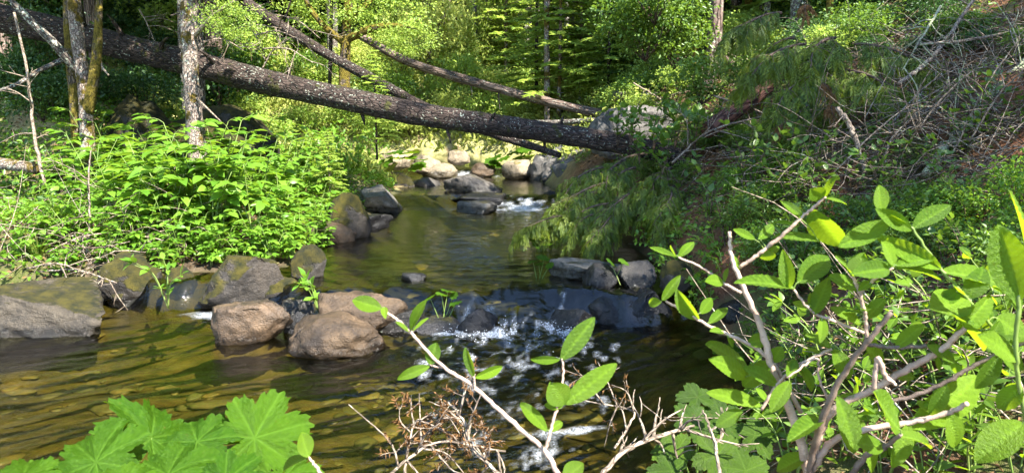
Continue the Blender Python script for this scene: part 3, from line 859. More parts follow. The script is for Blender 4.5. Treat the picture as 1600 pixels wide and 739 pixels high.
log('fallen_log', [W(560, 55, 16.5), W(640, 98, 15.6), W(760, 134, 14.6), W(870, 163, 13.6), W(960, 182, 12.8)],
    [0.085, 0.095, 0.095, 0.085, 0.07], 'bark_fir', 'straight sunlit log lying higher up across the far slope', sides=18, n=90, amp=0.008,
    stubs=[(0.45, 0.1, -0.4, -1, 0.25), (0.55, 0.1, -0.2, -1, 0.3)])
log('fallen_log', [W(1105, 205, 7.2), W(1160, 165, 7.5), W(1250, 98, 8.1)], [0.085, 0.09, 0.06], 'bark_red', 'reddish dead log leaning on the right slope', sides=16, n=60, amp=0.01,
    stubs=[(0.75, 0.9, -0.2, 0.5, 0.2), (0.5, -0.2, -0.5, 1, 0.3)])
log('fallen_log', [W(-60, 250, 7.8), W(20, 258, 7.6), W(58, 264, 7.5)], [0.07, 0.07, 0.06], 'bark_pale', 'short mossy log end at the left edge below the dark boulder', sides=14, n=30, amp=0.008)
log('fallen_log', [W(960, 150, 12.5), W(1040, 150, 12.0), W(1110, 128, 11.7)], [0.09, 0.09, 0.07], 'bark_grey', 'grey log on the right slope behind the big boulder', sides=14, n=40, amp=0.008)
log('fallen_log', [W(770, 190, 13.5), W(860, 192, 13.0), W(950, 186, 12.4)], [0.05, 0.055, 0.04], 'bark_grey', 'thin grey pole behind the long log above the rock stack', sides=10, n=40, amp=0.004)

def trunk_mesh(pts, radii, sides, n, mat, amp, seed=0.0):
    P = smooth_path(pts, n)
    V, F, tc, T = tube_np(P, radii, sides, bark_disp(amp, 10.0, seed))
    return mesh_np('trunk', V, [F, T], M[mat], True, {'tc': ('POINT', 'FLOAT_VECTOR', tc)})

# ------------------------------------------------------------------ crowns shared by many trees
def conifer_crown(h, base, rmax, nb, seed, mat, sp=0.22, droop=0.25, dens=1.0):
    rg = np.random.default_rng(seed)
    P, D = [], []
    for i in range(nb):
        u = (i + rg.random()) / nb
        z = base + (h - base) * u
        L = rmax * (1 - u) ** 0.7 * rg.uniform(0.55, 1.1) + 0.3
        a = rg.uniform(0, 6.283)
        dr = np.array([math.cos(a), math.sin(a), 0])
        m = max(6, int(L / 0.085 * dens))
        s = rg.uniform(0.12, 1, m) ** 0.7
        q = np.array([0, 0, z]) + dr * (s * L)[:, None]
        q[:, 2] += 0.12 * s * L - droop * (s ** 2) * L
        sd2 = np.array([-dr[1], dr[0], 0])
        lat = rg.normal(0, 0.16, m) * (0.4 + L * 0.35) * (1.1 - s)
        q = q + sd2 * lat[:, None]
        P.append(q)
        D.append(dr * 0.7 + sd2 * np.sign(lat)[:, None] * rg.uniform(0.2, 1, m)[:, None] + np.array([0, 0, -0.25]) + rg.normal(0, 0.25, (m, 3)))
    P, D = np.concatenate(P), np.concatenate(D)
    return cloud_mesh('crown', [leaf_cloud(P, D, rg.uniform(0.6, 1.2, len(P)) * sp, 0.38)], mat)

def broad_crown(rx, rz, nclump, per, leaf, seed, mat, spread=0.28, wr=0.55, flat=1.0):
    rg = np.random.default_rng(seed)
    C = unit(rg.normal(size=(nclump, 3))) * rg.uniform(0.25, 1.0, (nclump, 1)) ** 0.5 * np.array([rx, rx, rz])
    idx = rg.integers(0, nclump, nclump * per)
    sz = rg.uniform(0.5, 1.3, nclump)[idx]
    P = C[idx] + rg.normal(size=(len(idx), 3)) * spread * sz[:, None] * np.array([1, 1, 0.45 * flat])
    D = unit(P - C[idx]) + rg.normal(0, 0.5, P.shape) + np.array([0, 0, -0.1])
    base_r = rg.random(nclump)[idx] * 0.5 + rg.random(len(idx)) * 0.5
    return cloud_mesh('crown', [leaf_cloud(P, D, rg.uniform(0.6, 1.25, len(P)) * leaf, wr, base_r)], mat), C

def limbs_mesh(C, k, r0, mat, rg, base=(0, 0, 0)):
    mb = MB()
    base = np.array(base, float)
    for c in C[:k]:
        mid = base * 0.45 + c * 0.55 + rg.normal(0, 0.08, 3) * np.linalg.norm(c)
        mb.tube([base, mid, c], [r0, r0 * 0.6, r0 * 0.15], 5, 7)
    return mb.mesh('branch', M[mat])

# ------------------------------------------------------------------ trees
CROWN_TALL = [conifer_crown(15, 6.2, 2.0, 110, 31 + i, M['needle'], 0.24, 0.3, 2.0) for i in range(3)]

CROWN_DENSE = [conifer_crown(16, 4.8, 2.9, 170, 41 + i, M['needle'], 0.42, 0.3, 1.8) for i in range(2)]

def tall_tree(base, r, h, mat, label, seed, lean=(0, 0), crown=0, group=None, name='fir_tree', cz=1.0, snag=False, dense=False):
    rg = np.random.default_rng(seed)
    root = empty(name, base)
    tag(root, label, 'tree', group)
    top = np.array([lean[0], lean[1], h])
    pts = [np.array([0, 0, -0.3]), top * 0.3 + rg.normal(0, 0.04, 3), top * 0.65 + rg.normal(0, 0.05, 3), top]
    me = trunk_mesh(pts, [r * 1.25, r, r * 0.8, r * (0.65 if snag else 0.2)], 16, 60, mat, r * 0.10, seed)
    tk = obj('trunk', me, root)
    if not snag:
        c = obj('crown', CROWN_DENSE[crown % 2] if dense else CROWN_TALL[crown % 3], root)
        c.scale = (cz, cz, h / 15)
        c.rotation_euler = (0, 0, rg.uniform(0, 6.28))
    for i in range(5 if not snag else 3):
        a = rg.uniform(0, 6.28); z = rg.uniform(0.12, 0.4) * h
        p = top * (z / h); L = rg.uniform(0.4, 1.2)
        d = np.array([math.cos(a), math.sin(a), rg.uniform(-0.3, 0.2)])
        mb = MB(); mb.tube([p, p + d * L * 0.5, p + d * L + np.array([0, 0, -0.12 * L])], [r * 0.16, r * 0.1, 0.004], 5, 6)
        obj('dead_limb', mb.mesh('dead_limb', M['twig_dark']), tk)
    return root

def px_r(px, base):
    return px / FPX * float(np.dot(base - CAM, FWD))

for i, (px, py, rp, h, mat, lab, lean, snag) in enumerate([
    (1111, 120, 9.5, 15, 'bark_fir', 'tall straight fir with pinkish grey bark on the right slope', (0.2, 0), 0),
    (1086, 116, 6.5, 13, 'bark_mossy', 'leaning tree with moss-coated trunk beside the pinkish fir', (-0.6, 0.2), 0),
    (1026, 120, 4.5, 2.2, 'bark_pale', 'short pale broken snag left of the mossy trunk', (0.05, 0), 1),
    (938, 75, 4.5, 14, 'bark_pale', 'slim pale-barked tree behind the conifer saplings', (0.2, 0), 0),
    (1243, 62, 10, 14, 'bark_grey', 'dark grey tree at the top of the right slope', (0.1, 0), 0),
    (823, 90, 6.0, 16, 'bark_grey', 'grey tree standing in the gap above the far end of the stream', (-0.1, 0), 0),
    (812, 66, 4.5, 16, 'bark_grey', 'slimmer grey tree just left of the one in the gap', (-0.2, 0), 0),
    (772, 48, 3.0, 14, 'bark_log', 'dark thin tree between the grey pair and the pale pair', (0, 0), 0),
    (755, 36, 5.0, 16, 'bark_pale', 'pale tree, right one of the far pair', (0.2, 0), 0),
    (743, 84, 4.0, 16, 'bark_pale', 'pale tree, left one of the far pair', (-0.1, 0), 0),
    (855, 196, 4.0, 9, 'bark_pale', 'slender pale trunk just behind the long log', (-0.15, 0.3), 0),
    (1165, 40, 5.0, 13, 'bark_mossy', 'mossy thin tree right of the pinkish fir', (0.3, 0), 0)]):
    b = hit(px, py + (22 if py < 100 else 8))
    tall_tree(b, px_r(rp, b), h, mat, lab, 300 + i, lean, i, snag=bool(snag), cz=0.4)

for i, (px, py, rp, mat, where) in enumerate([(702, 66, 3.0, 'bark_pale', 'left of the far pale pair'), (884, 74, 3.2, 'bark_grey', 'left of the slim pale-barked tree'), (906, 48, 3.8, 'bark_fir', 'behind the light green saplings'),
        (962, 56, 3.4, 'bark_grey', 'right of the slim pale-barked tree'), (992, 40, 4.2, 'bark_fir', 'behind the dark conifer sapling'), (1050, 66, 3.6, 'bark_pale', 'left of the leaning mossy tree'), (1142, 30, 4.5, 'bark_fir', 'just right of the pinkish fir'),
        (1196, 34, 4.0, 'bark_grey', 'left of the dark grey tree'), (1292, 30, 4.5, 'bark_mossy', 'right of the dark grey tree'), (622, 40, 3.0, 'bark_grey', 'left of the weeping tree')]):
    b = hit(px, py + 46)
    tall_tree(b, px_r(rp, b), 13, mat, 'slender upright tree ' + where, 320 + i, (RNG.normal(0, .15), 0), i, cz=0.3)

# trees of the right slope whose crowns shade it (their trunks stand right of the frame)
for i, (x, y, h, cz) in enumerate([(8.4, 0.8, 9.5, 0.7), (8.8, -1.6, 12, 0.65), (6.8, -1.8, 11, 0.6), (6.0, 1.9, 13, 0.75)]):
    tall_tree(on_ground(x, y), 0.17, h, 'bark_fir', 'tall fir on the right slope whose crown shades the bank', 340 + i, (0.1, 0), i, 'firs shading the right bank', cz=cz)
SKY_SCREEN_TREES = [(-6.8, 15.0), (-9.0, 12.8), (-10.5, 11.5), (-13, 14), (-9.5, 16.5), (-13, 9), (-16, 11), (-8, 19.5), (-12.5, 19), (-5.2, 21), (-16, 16), (-10.5, 23), (-15, 7), (-2.6, 22.5), (0.6, 21), (3.2, 23), (-6.5, 26), (6.2, 21), (4.2, 27), (9, 24), (8.2, 17.5), (11, 19.5), (12.5, 15), (-18, 21), (-14, 26), (1.8, 31), (7.5, 30)]
for i, (x, y) in enumerate(SKY_SCREEN_TREES):  # conifers added to keep low bright sky out of the water reflections
    lab = 'added tall conifer screening the sky high on the left slope' if x < -7 else ('added tall conifer screening the sky high on the right slope' if x > 5 else 'added tall conifer screening the sky behind the sunlit far slope')
    tall_tree(on_ground(x, y), 0.11 + 0.02 * (i % 4), 16 + 1.3 * (i % 4), ['bark_grey', 'bark_fir', 'bark_pale'][i % 3], lab, 360 + i, (0.2, 0.1), i, 'added conifers screening the sky', cz=1.1, dense=True)

# two pale trunks on the left bank, with their limbs
def world_tree(name, label, stems, crown_me, crown_at, cat='tree'):
    base = np.array(stems[0][1][0])
    root = empty(name, base); tag(root, label, cat)
    for part, pts, rad, mat, sides in stems:
        me = trunk_mesh([np.array(p) - base for p in pts], rad, sides, 46, mat, max(rad) * 0.13, len(pts) * 3.1)
        obj(part, me, root)
    for (cm, at, sc) in [(crown_me, a, s) for a, s in crown_at]:
        c = obj('crown', cm, root, loc=np.array(at) - base)
        c.scale = (sc, sc, sc)
    return root

crown_open, _ = broad_crown(1.0, 0.55, 34, 60, 0.085, 77, M['leaf_light'], 0.2)
crown_bright, _ = broad_crown(1.0, 0.5, 40, 70, 0.10, 78, M['leaf_far'], 0.22)
Y1 = 8.1
world_tree('tree', 'pale trunk with mossy twin stem and dark forked limbs at left', [
    ('trunk', [W(140, 262, Y1), W(136, 205, Y1), W(132, 140, Y1), W(122, 60, Y1), W(116, 0, Y1), W(110, -120, Y1)], [0.10, 0.085, 0.08, 0.075, 0.07, 0.06], 'bark_pale', 16),
    ('trunk', [W(128, 245, Y1 + .12), W(118, 150, Y1 + .15), W(112, 80, Y1 + .1), W(108, 0, Y1 + .1), W(104, -100, Y1 + .1)], [0.085, 0.075, 0.07, 0.06, 0.05], 'bark_mossy', 14),
    ('limb', [W(138, 175, Y1), W(150, 100, Y1 - .1), W(154, 30, Y1 - .1), W(157, -60, Y1)], [0.06, 0.055, 0.045, 0.04], 'bark_mossy', 10),
    ('limb', [W(118, 108, Y1), W(80, 64, Y1 - .2), W(35, 20, Y1 - .3), W(-20, -40, Y1 - .4)], [0.05, 0.045, 0.035, 0.03], 'bark_grey', 10),
    ('limb', [W(102, 92, Y1), W(60, 112, Y1 - .2), W(20, 135, Y1 - .4), W(-30, 150, Y1 - .5)], [0.03, 0.025, 0.02, 0.012], 'bark_grey', 8),
    ('limb', [W(152, 80, Y1), W(160, 105, Y1 - .1), W(170, 118, Y1 - .2)], [0.018, 0.014, 0.008], 'twig', 6)],
    crown_open, [((-4.3, 6.9, 4.9), 1.7), ((-3.6, 6.6, 4.7), 1.3), (W(90, -330, Y1), 1.5), (W(-40, -250, Y1), 1.2)])  # nearer crowns added above the view to shade the dark boulders
Y2 = 8.3
world_tree('tree', 'pale blotched trunk standing behind the bright bush in front of the long log', [
    ('trunk', [W(312, 262, Y2), W(306, 205, Y2), W(300, 140, Y2), W(297, 70, Y2), W(295, 0, Y2), W(290, -120, Y2)], [0.12, 0.11, 0.10, 0.095, 0.09, 0.08], 'bark_pale', 18),
    ('trunk', [W(309, 240, Y2 + 1.6), W(308, 60, Y2 + 1.6), W(304, -100, Y2 + 1.6)], [0.10, 0.09, 0.08], 'bark_grey', 14),
    ('limb', [W(300, 60, Y2), W(340, 20, Y2 - .3), W(390, -10, Y2 - .5), W(430, -30, Y2 - .6)], [0.03, 0.02, 0.014, 0.006], 'twig', 6),
    ('limb', [W(303, 150, Y2), W(322, 168, Y2 - .2), W(345, 190, Y2 - .3)], [0.014, 0.012, 0.005], 'twig', 6)],
    crown_open, [(W(350, -300, Y2), 1.6), (W(360, 30, Y2 - .5), 0.32), (W(280, -250, Y2), 1.2)])
# mossy limbed maple beyond the log
Y3 = 13.5
world_tree('maple_tree', 'mossy many-limbed tree behind the thinner bowed log', [
    ('trunk', [W(538, 150, Y3), W(540, 70, Y3), W(545, 0, Y3), W(548, -90, Y3)], [0.11, 0.10, 0.09, 0.07], 'bark_mossy', 14),
    ('limb', [W(541, 62, Y3), W(580, 45, Y3 - .2), W(620, 40, Y3 - .3), W(660, 48, Y3 - .4)], [0.08, 0.06, 0.045, 0.02], 'bark_mossy', 10),
    ('limb', [W(541, 70, Y3), W(505, 40, Y3 - .2), W(480, 5, Y3 - .3), W(470, -40, Y3 - .4)], [0.07, 0.05, 0.045, 0.03], 'bark_mossy', 10),
    ('limb', [W(543, 30, Y3), W(575, 5, Y3 + .2), W(600, -30, Y3 + .3)], [0.06, 0.05, 0.03], 'bark_mossy', 10),
    ('limb', [W(515, 140, Y3 + .5), W(517, 60, Y3 + .4), W(519, -40, Y3 + .3)], [0.04, 0.035, 0.03], 'bark_log', 8)],
    crown_open, [(W(600, 20, Y3), 0.8), (W(500, 10, Y3), 0.7), (W(640, 60, Y3 - .4), 0.5), (W(550, -160, Y3), 1.8)])
# bright weeping tree on the far slope
Y4 = 19.0
def weeping_crown(seed, mat):
    rg = np.random.default_rng(seed)
    P, D = [], []
    for i in range(120):
        a = rg.uniform(0, 6.28); r = rg.uniform(0.1, 1.5); z0 = 0.55 - 0.25 * r + rg.normal(0, 0.12)
        L = rg.uniform(0.5, 1.5); m = int(L / 0.028)
        s = np.linspace(0, 1, m)
        q = np.stack([r * math.cos(a) * (1 + 0.12 * s), r * math.sin(a) * (1 + 0.12 * s), z0 - s * L], -1) + rg.normal(0, 0.03, (m, 3))
        P.append(q); D.append(rg.normal(0, 0.5, (m, 3)) + np.array([0, 0, -0.8]))
    P, D = np.concatenate(P), np.concatenate(D)
    return cloud_mesh('crown', [leaf_cloud(P, D, rg.uniform(0.07, 0.14, len(P)), 0.4)], mat)
world_tree('weeping_tree', 'bright yellow-green weeping tree in full sun on the far slope', [
    ('trunk', [W(668, 130, Y4), W(672, 80, Y4), W(690, 35, Y4), W(700, 10, Y4)], [0.09, 0.08, 0.06, 0.04], 'bark_pale', 10),
    ('limb', [W(690, 38, Y4), W(730, 26, Y4 - .2), W(780, 34, Y4 - .3)], [0.04, 0.03, 0.015], 'bark_pale', 8),
    ('limb', [W(688, 40, Y4), W(665, 28, Y4), W(640, 38, Y4 - .2)], [0.04, 0.03, 0.015], 'bark_pale', 8)],
    weeping_crown(5, M['leaf_far']), [(W(690, 30, Y4), 1.0), (W(755, 35, Y4 + .5), 0.8)])

# conifer saplings: tiers of flat feathery branches
def sapling_meshes(h, seed, mat, stem='bark_log'):
    rg = np.random.default_rng(seed)
    P, D, U = [], [], []
    mb = MB()
    mb.tube([(0, 0, -0.2), (0.02, 0, h * .5), (0, 0.02, h)], [h * 0.010 + .006, h * 0.007 + .004, 0.003], 7, 14)
    z = h * 0.10
    while z < h * 0.99:
        u = z / h
        for k in range(rg.integers(3, 6)):
            L = h * 0.26 * (1 - u) ** 0.75 * rg.uniform(0.6, 1.15) + 0.06
            a = rg.uniform(0, 6.28)
            dr = np.array([math.cos(a), math.sin(a), 0]); sd2 = np.array([-dr[1], dr[0], 0])
            m = max(5, int(L / 0.022))
            s = np.linspace(0.12, 1, m)
            q = np.array([0, 0, z]) + dr * (s * L)[:, None]
            q[:, 2] += 0.15 * s * L - 0.22 * s * s * L
            mb.tube([q[0] - dr * 0.12 * L, q[m // 2], q[-1]], [0.007, 0.005, 0.002], 3, 4)
            for sg in (-1, 1):
                wv = np.minimum(1, 1.5 * (1 - s) + 0.25)
                P.append(q); U.append(np.tile([0, 0, 1.0], (m, 1)) + rg.normal(0, 0.25, (m, 3)))
                D.append((dr * 0.5 + sd2 * sg)[None, :] * np.ones((m, 1)) + rg.normal(0, 0.2, (m, 3)))
        z += h * rg.uniform(0.025, 0.045)
    P, D, U = np.concatenate(P), np.concatenate(D), unit(np.concatenate(U))
    cm = cloud_mesh('crown', [leaf_cloud(P, D, rg.uniform(0.06, 0.15, len(P)), 0.32, up=U, fold=0.05)], mat)
    return mb.mesh('trunk', M[stem]), cm

SAP = [sapling_meshes(3.2, 51, M['leaf_light']), sapling_meshes(2.6, 52, M['leaf_light'], 'bark_pale'), sapling_meshes(3.4, 53, M['leaf_dark'])]
def sapling(px, py, k, s, label, group=None, Y=None, name='conifer_sapling'):
    b = hit(px, py) if Y is None else W(px, py, Y)
    r = empty(name, b, RNG.uniform(0, 6.28), s); tag(r, label, 'sapling', group)
    obj('trunk', SAP[k][0], r); obj('crown', SAP[k][1], r)
    return r
sapling(949, 165, 0, 1.05, 'green conifer sapling with a dark straight stem above the big weathered boulder')
sapling(872, 190, 1, 1.5, 'light green young tree behind the log above the rock stack')
sapling(905, 172, 1, 1.1, 'light green sapling between the conifer sapling and the log')
sapling(838, 172, 0, 1.3, 'pale feathery sapling left of the light green young tree')
sapling(985, 150, 2, 1.0, 'dark conifer sapling behind the big weathered boulder')
sapling(1040, 112, 2, 1.5, 'dark drooping conifer left of the mossy trunk')
sapling(1010, 100, 0, 1.5, 'light conifer farther back over the conifer saplings')
sapling(895, 110, 0, 1.5, 'taller light conifer in the sunlit gap')
sapling(790, 120, 1, 1.6, 'light sapling in front of the grey tree pair')
sapling(517, 322, 1, 0.36, 'thin dark-stemmed sapling rising from the left bank bushes', Y=8.6)
sapling(589, 240, 0, 0.42, 'small sapling at the end of the left bank bushes', Y=9.4)
for i, (px, py, k, s) in enumerate([(1150, 70, 2, 1.8), (1190, 60, 0, 1.6), (1300, 30, 2, 1.6), (470, 95, 2, 1.6), (430, 80, 2, 1.8), (360, 60, 0, 1.5), (700, 70, 1, 1.3), (640, 30, 1, 2.0), (230, 40, 2, 1.4), (1420, 12, 2, 1.4), (585, 20, 0, 1.6), (860, 60, 0, 1.6), (915, 60, 1, 1.8), (970, 60, 0, 1.6)]):
    sapling(px, py, k, s, 'young conifer of the undergrowth behind the logs', 'undergrowth conifers')

# ------------------------------------------------------------------ shrubs on the slopes
SHRUB = {}
for k, (mat, seed) in {'dark': ('leaf_dark', 61), 'mid': ('leaf_shrub', 62), 'light': ('leaf_light', 63), 'far': ('leaf_far', 64), 'bush': ('leaf_bush', 65)}.items():
    for v in range(2):
        cm, C = broad_crown(0.5, 0.34, 34, 55, 0.062, seed * 3 + v, M[mat], 0.12)
        SHRUB[k, v] = (cm, limbs_mesh(C, 14, 0.014, 'twig_dark', np.random.default_rng(seed + v), (0, 0, -0.45)))

def shrub(p, k, s, label, group):
    r = empty('shrub', p, RNG.uniform(0, 6.28)); r.scale = (s, s, s * RNG.uniform(0.75, 1.2))
    tag(r, label, 'shrub', group)
    cm, lm = SHRUB[k, int(RNG.integers(2))]
    obj('foliage', cm, r, loc=(0, 0, 0.35)); obj('branch', lm, r, loc=(0, 0, 0.35))
    return r

SZ = [(lambda x, y: x < 110, 'left of the mossy twin trunk'), (lambda x, y: x < 290, 'between the two pale trunks'), (lambda x, y: x < 420, 'right of the blotched trunk'),
      (lambda x, y: x < 520, 'left of the mossy many-limbed tree'), (lambda x, y: x < 640, 'right of the mossy many-limbed tree'), (lambda x, y: x < 740, 'left of the far pale pair of trees'),
      (lambda x, y: x < 850, 'near the grey trees in the gap'), (lambda x, y: x < 945, 'left of the green conifer sapling'), (lambda x, y: x < 1070, 'right of the green conifer sapling'),
      (lambda x, y: x < 1180, 'beside the pinkish fir'), (lambda x, y: x < 1300, 'near the dark grey tree'), (lambda x, y: x < 1450, 'left of the long pale branch'), (lambda x, y: True, 'in the upper right corner')]
def shrub_zone(n, x0, x1, y0, y1, ks, smin, smax, label, group, ymax=60):
    for i in range(n):
        p = hit(RNG.uniform(x0, x1), RNG.uniform(y0, y1))
        if p[1] > ymax: continue
        if float(sdist(p[0:1], p[1:2])[0]) > -0.35: continue
        shrub(p, ks[i % len(ks)], RNG.uniform(smin, smax) * max(0.6, p[1] / 11.0), zoned(label, p, SZ), group)

shrub_zone(34, -20, 420, 30, 190, ['dark', 'mid', 'dark', 'light'], 0.7, 1.2, 'thicket shrub by the long log,', 'left slope shrubs')
shrub_zone(20, 380, 620, 60, 235, ['mid', 'light', 'far', 'light'], 0.6, 1.0, 'shrub beyond the left bank bushes,', 'shrubs under the log')
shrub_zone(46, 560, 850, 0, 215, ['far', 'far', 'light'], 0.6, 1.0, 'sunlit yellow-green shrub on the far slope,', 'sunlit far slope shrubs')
shrub_zone(24, 830, 1070, 20, 170, ['light', 'mid', 'light'], 0.6, 1.0, 'shrub above the weathered boulder,', 'shrubs among the saplings')
shrub_zone(26, 850, 1030, 85, 178, ['light', 'light', 'far'], 0.45, 0.8, 'light green shrub below the saplings,', 'shrubs below the saplings')
shrub_zone(26, 1060, 1300, 0, 130, ['mid', 'light', 'dark'], 0.6, 1.0, 'shrub high on the right slope,', 'upper right slope shrubs')
shrub_zone(18, 1280, 1620, 0, 90, ['dark', 'mid'], 0.5, 0.9, 'dark shrub at the top right,', 'top right shrubs')
shrub_zone(26, -60, 1660, -60, 30, ['dark', 'light', 'mid'], 1.0, 1.6, 'shrub along the top of the ravine,', 'shrubs along the top', 75)

shrub_zone(30, 1000, 1330, 215, 470, ['mid', 'mid', 'bush'], 0.45, 0.8, 'low green shrub on the right bank,', 'low shrubs of the right bank')
shrub_zone(14, 1330, 1620, 330, 480, ['mid', 'bush'], 0.4, 0.7, 'low green shrub behind the alder,', 'low shrubs of the right bank')

# ------------------------------------------------------------------ low ground cover (nobody could count it)
def scatter(name, label, n, xr, yr, size, mat, cond=None, lift=(0.0, 0.06), flat=0.5, wr=0.5, updir=0.0):
    x = RNG.uniform(*xr, n); y = RNG.uniform(*yr, n)
    s = sdist(x, y)
    ok = s < -0.12
    if cond is not None: ok &= cond(x, y)
    x, y = x[ok], y[ok]
    z = H(x, y) + RNG.uniform(*lift, len(x))
    a = RNG.uniform(0, 6.28, len(x))
    D = np.stack([np.cos(a), np.sin(a), RNG.normal(updir, flat, len(x))], -1)
    me = cloud_mesh(name, [leaf_cloud(np.stack([x, y, z], -1), D, RNG.uniform(*size, len(x)), wr)], M[mat])
    return tag(obj(name, me), label, kind='stuff')

patch = lambda k, t0: (lambda x, y: fbm(x * k, y * k, 2.2, 2) > t0)
right_of = lambda x, y: x > XC(y)
left_of = lambda x, y: x < XC(y)
scatter('low_leaves', 'low green leaves covering the left bank', 44000, (-9, -1.8), (5.2, 12), (0.03, 0.08), 'leaf_bush', lambda x, y: patch(0.9, -0.45)(x, y) & left_of(x, y), (0.02, 0.16))
scatter('low_leaves', 'low green leaves on the shaded right bank', 52000, (1.0, 8), (2.2, 12), (0.02, 0.06), 'leaf_shrub', lambda x, y: patch(0.8, -0.05)(x, y) & right_of(x, y) & (RNG.random(len(x)) < np.clip(1.7 - (x - 1.2) * 0.42, 0.12, 1)), (0.01, 0.14))
scatter('fallen_leaves', 'brown needles and leaf litter on the right slope', 60000, (1.0, 9), (2.0, 14), (0.02, 0.06), 'dry_leaf', right_of, (0.0, 0.02), 0.15, 0.3)
scatter('fallen_leaves', 'brown leaf litter and twigs on the left bank', 22000, (-9, -1.8), (4.8, 12), (0.02, 0.07), 'dry_leaf', left_of, (0.0, 0.02), 0.15, 0.35)
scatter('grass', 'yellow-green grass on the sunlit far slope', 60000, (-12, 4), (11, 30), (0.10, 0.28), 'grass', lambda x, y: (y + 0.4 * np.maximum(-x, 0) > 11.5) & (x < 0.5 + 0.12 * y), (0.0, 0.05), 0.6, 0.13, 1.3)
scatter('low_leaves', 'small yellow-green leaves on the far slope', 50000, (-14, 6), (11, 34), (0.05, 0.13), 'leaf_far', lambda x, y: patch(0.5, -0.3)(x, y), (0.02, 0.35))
scatter('low_leaves', 'small green leaves on the upper right slope', 40000, (1.5, 16), (8, 28), (0.04, 0.10), 'leaf_shrub', lambda x, y: patch(0.6, 0.0)(x, y) & right_of(x, y), (0.02, 0.3))
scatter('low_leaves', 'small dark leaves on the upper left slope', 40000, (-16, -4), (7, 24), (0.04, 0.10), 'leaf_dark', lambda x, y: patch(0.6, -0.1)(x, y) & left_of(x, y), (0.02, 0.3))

# ------------------------------------------------------------------ leaf shapes
def simple_leaf(name, mat, wmax=0.5, bend=0.18, tipw=0.55, petiole=0.0):
    ts = np.array([0, 0.14, 0.36, 0.60, 0.82, 1.0])
    ws = np.array([0.02, 0.58, 1.0, 0.88, 0.48, 0.01]) * wmax / 2
    V = []
    for tt, w in zip(ts, ws):
        z = 0.10 * tt - bend * tt * tt * 1.4
        V += [(-w, tt, z + 0.22 * w), (0, tt, z), (w, tt, z + 0.22 * w)]
    i = np.arange(5)[:, None] * 3
    F = np.concatenate([i + np.array([0, 1, 4, 3]), i + np.array([1, 2, 5, 4])])
    vein = np.tile([0, 1, 0], 6)
    return mesh_np(name, np.array(V), [F], M[mat], True, {'vein': ('POINT', 'FLOAT', vein)})

def alder_leaf(seed, mat='leaf_alder', wmax=0.56, bend=0.2, cup=0.2):
    rg = np.random.default_rng(seed)
    nt, ns = 40, 9
    t_ = np.linspace(0, 1, nt)[:, None]; s_ = np.linspace(-1, 1, ns)[None, :]
    w = wmax / 2 * np.sin(np.pi * np.clip(t_ ** 0.92, 0, 1)) ** 0.72
    tooth = 1 + 0.055 * (2 * np.abs((t_ * 15) % 1 - 0.5) - 0.5) * (np.abs(s_) > 0.95)
    X = s_ * w * tooth
    Yv = t_ + 0.10 * np.abs(s_) * w * 1.2
    ph = (t_ * 10 - np.abs(s_) * 1.5)
    pleat = np.cos(2 * np.pi * ph)
    Z = 0.009 * pleat * np.minimum(1, np.abs(s_) * 4) * np.sin(np.pi * t_) + cup * np.abs(X) - bend * t_ ** 2 + 0.05 * t_
    Z = Z + 0.03 * rg.normal() * s_ * t_ + 0.012 * np.sin(t_ * 7 + rg.uniform(0, 6)) * np.abs(s_)
    vein = np.clip(np.maximum((pleat < -0.72) * 0.8 * (np.abs(s_) > 0.05), (np.abs(s_) < 0.05) * 1.0), 0, 1) * np.ones((nt, ns))
    V = np.stack([X * np.ones((nt, 1)), Yv * np.ones((1, ns)), Z * np.ones((1, ns))], -1).reshape(-1, 3)
    i = np.arange(nt * ns).reshape(nt, ns)
    F = np.stack([i[:-1, :-1], i[:-1, 1:], i[1:, 1:], i[1:, :-1]], -1).reshape(-1, 4)
    return mesh_np('leaf', V, [F], M[mat], True, {'vein': ('POINT', 'FLOAT', vein.ravel())})

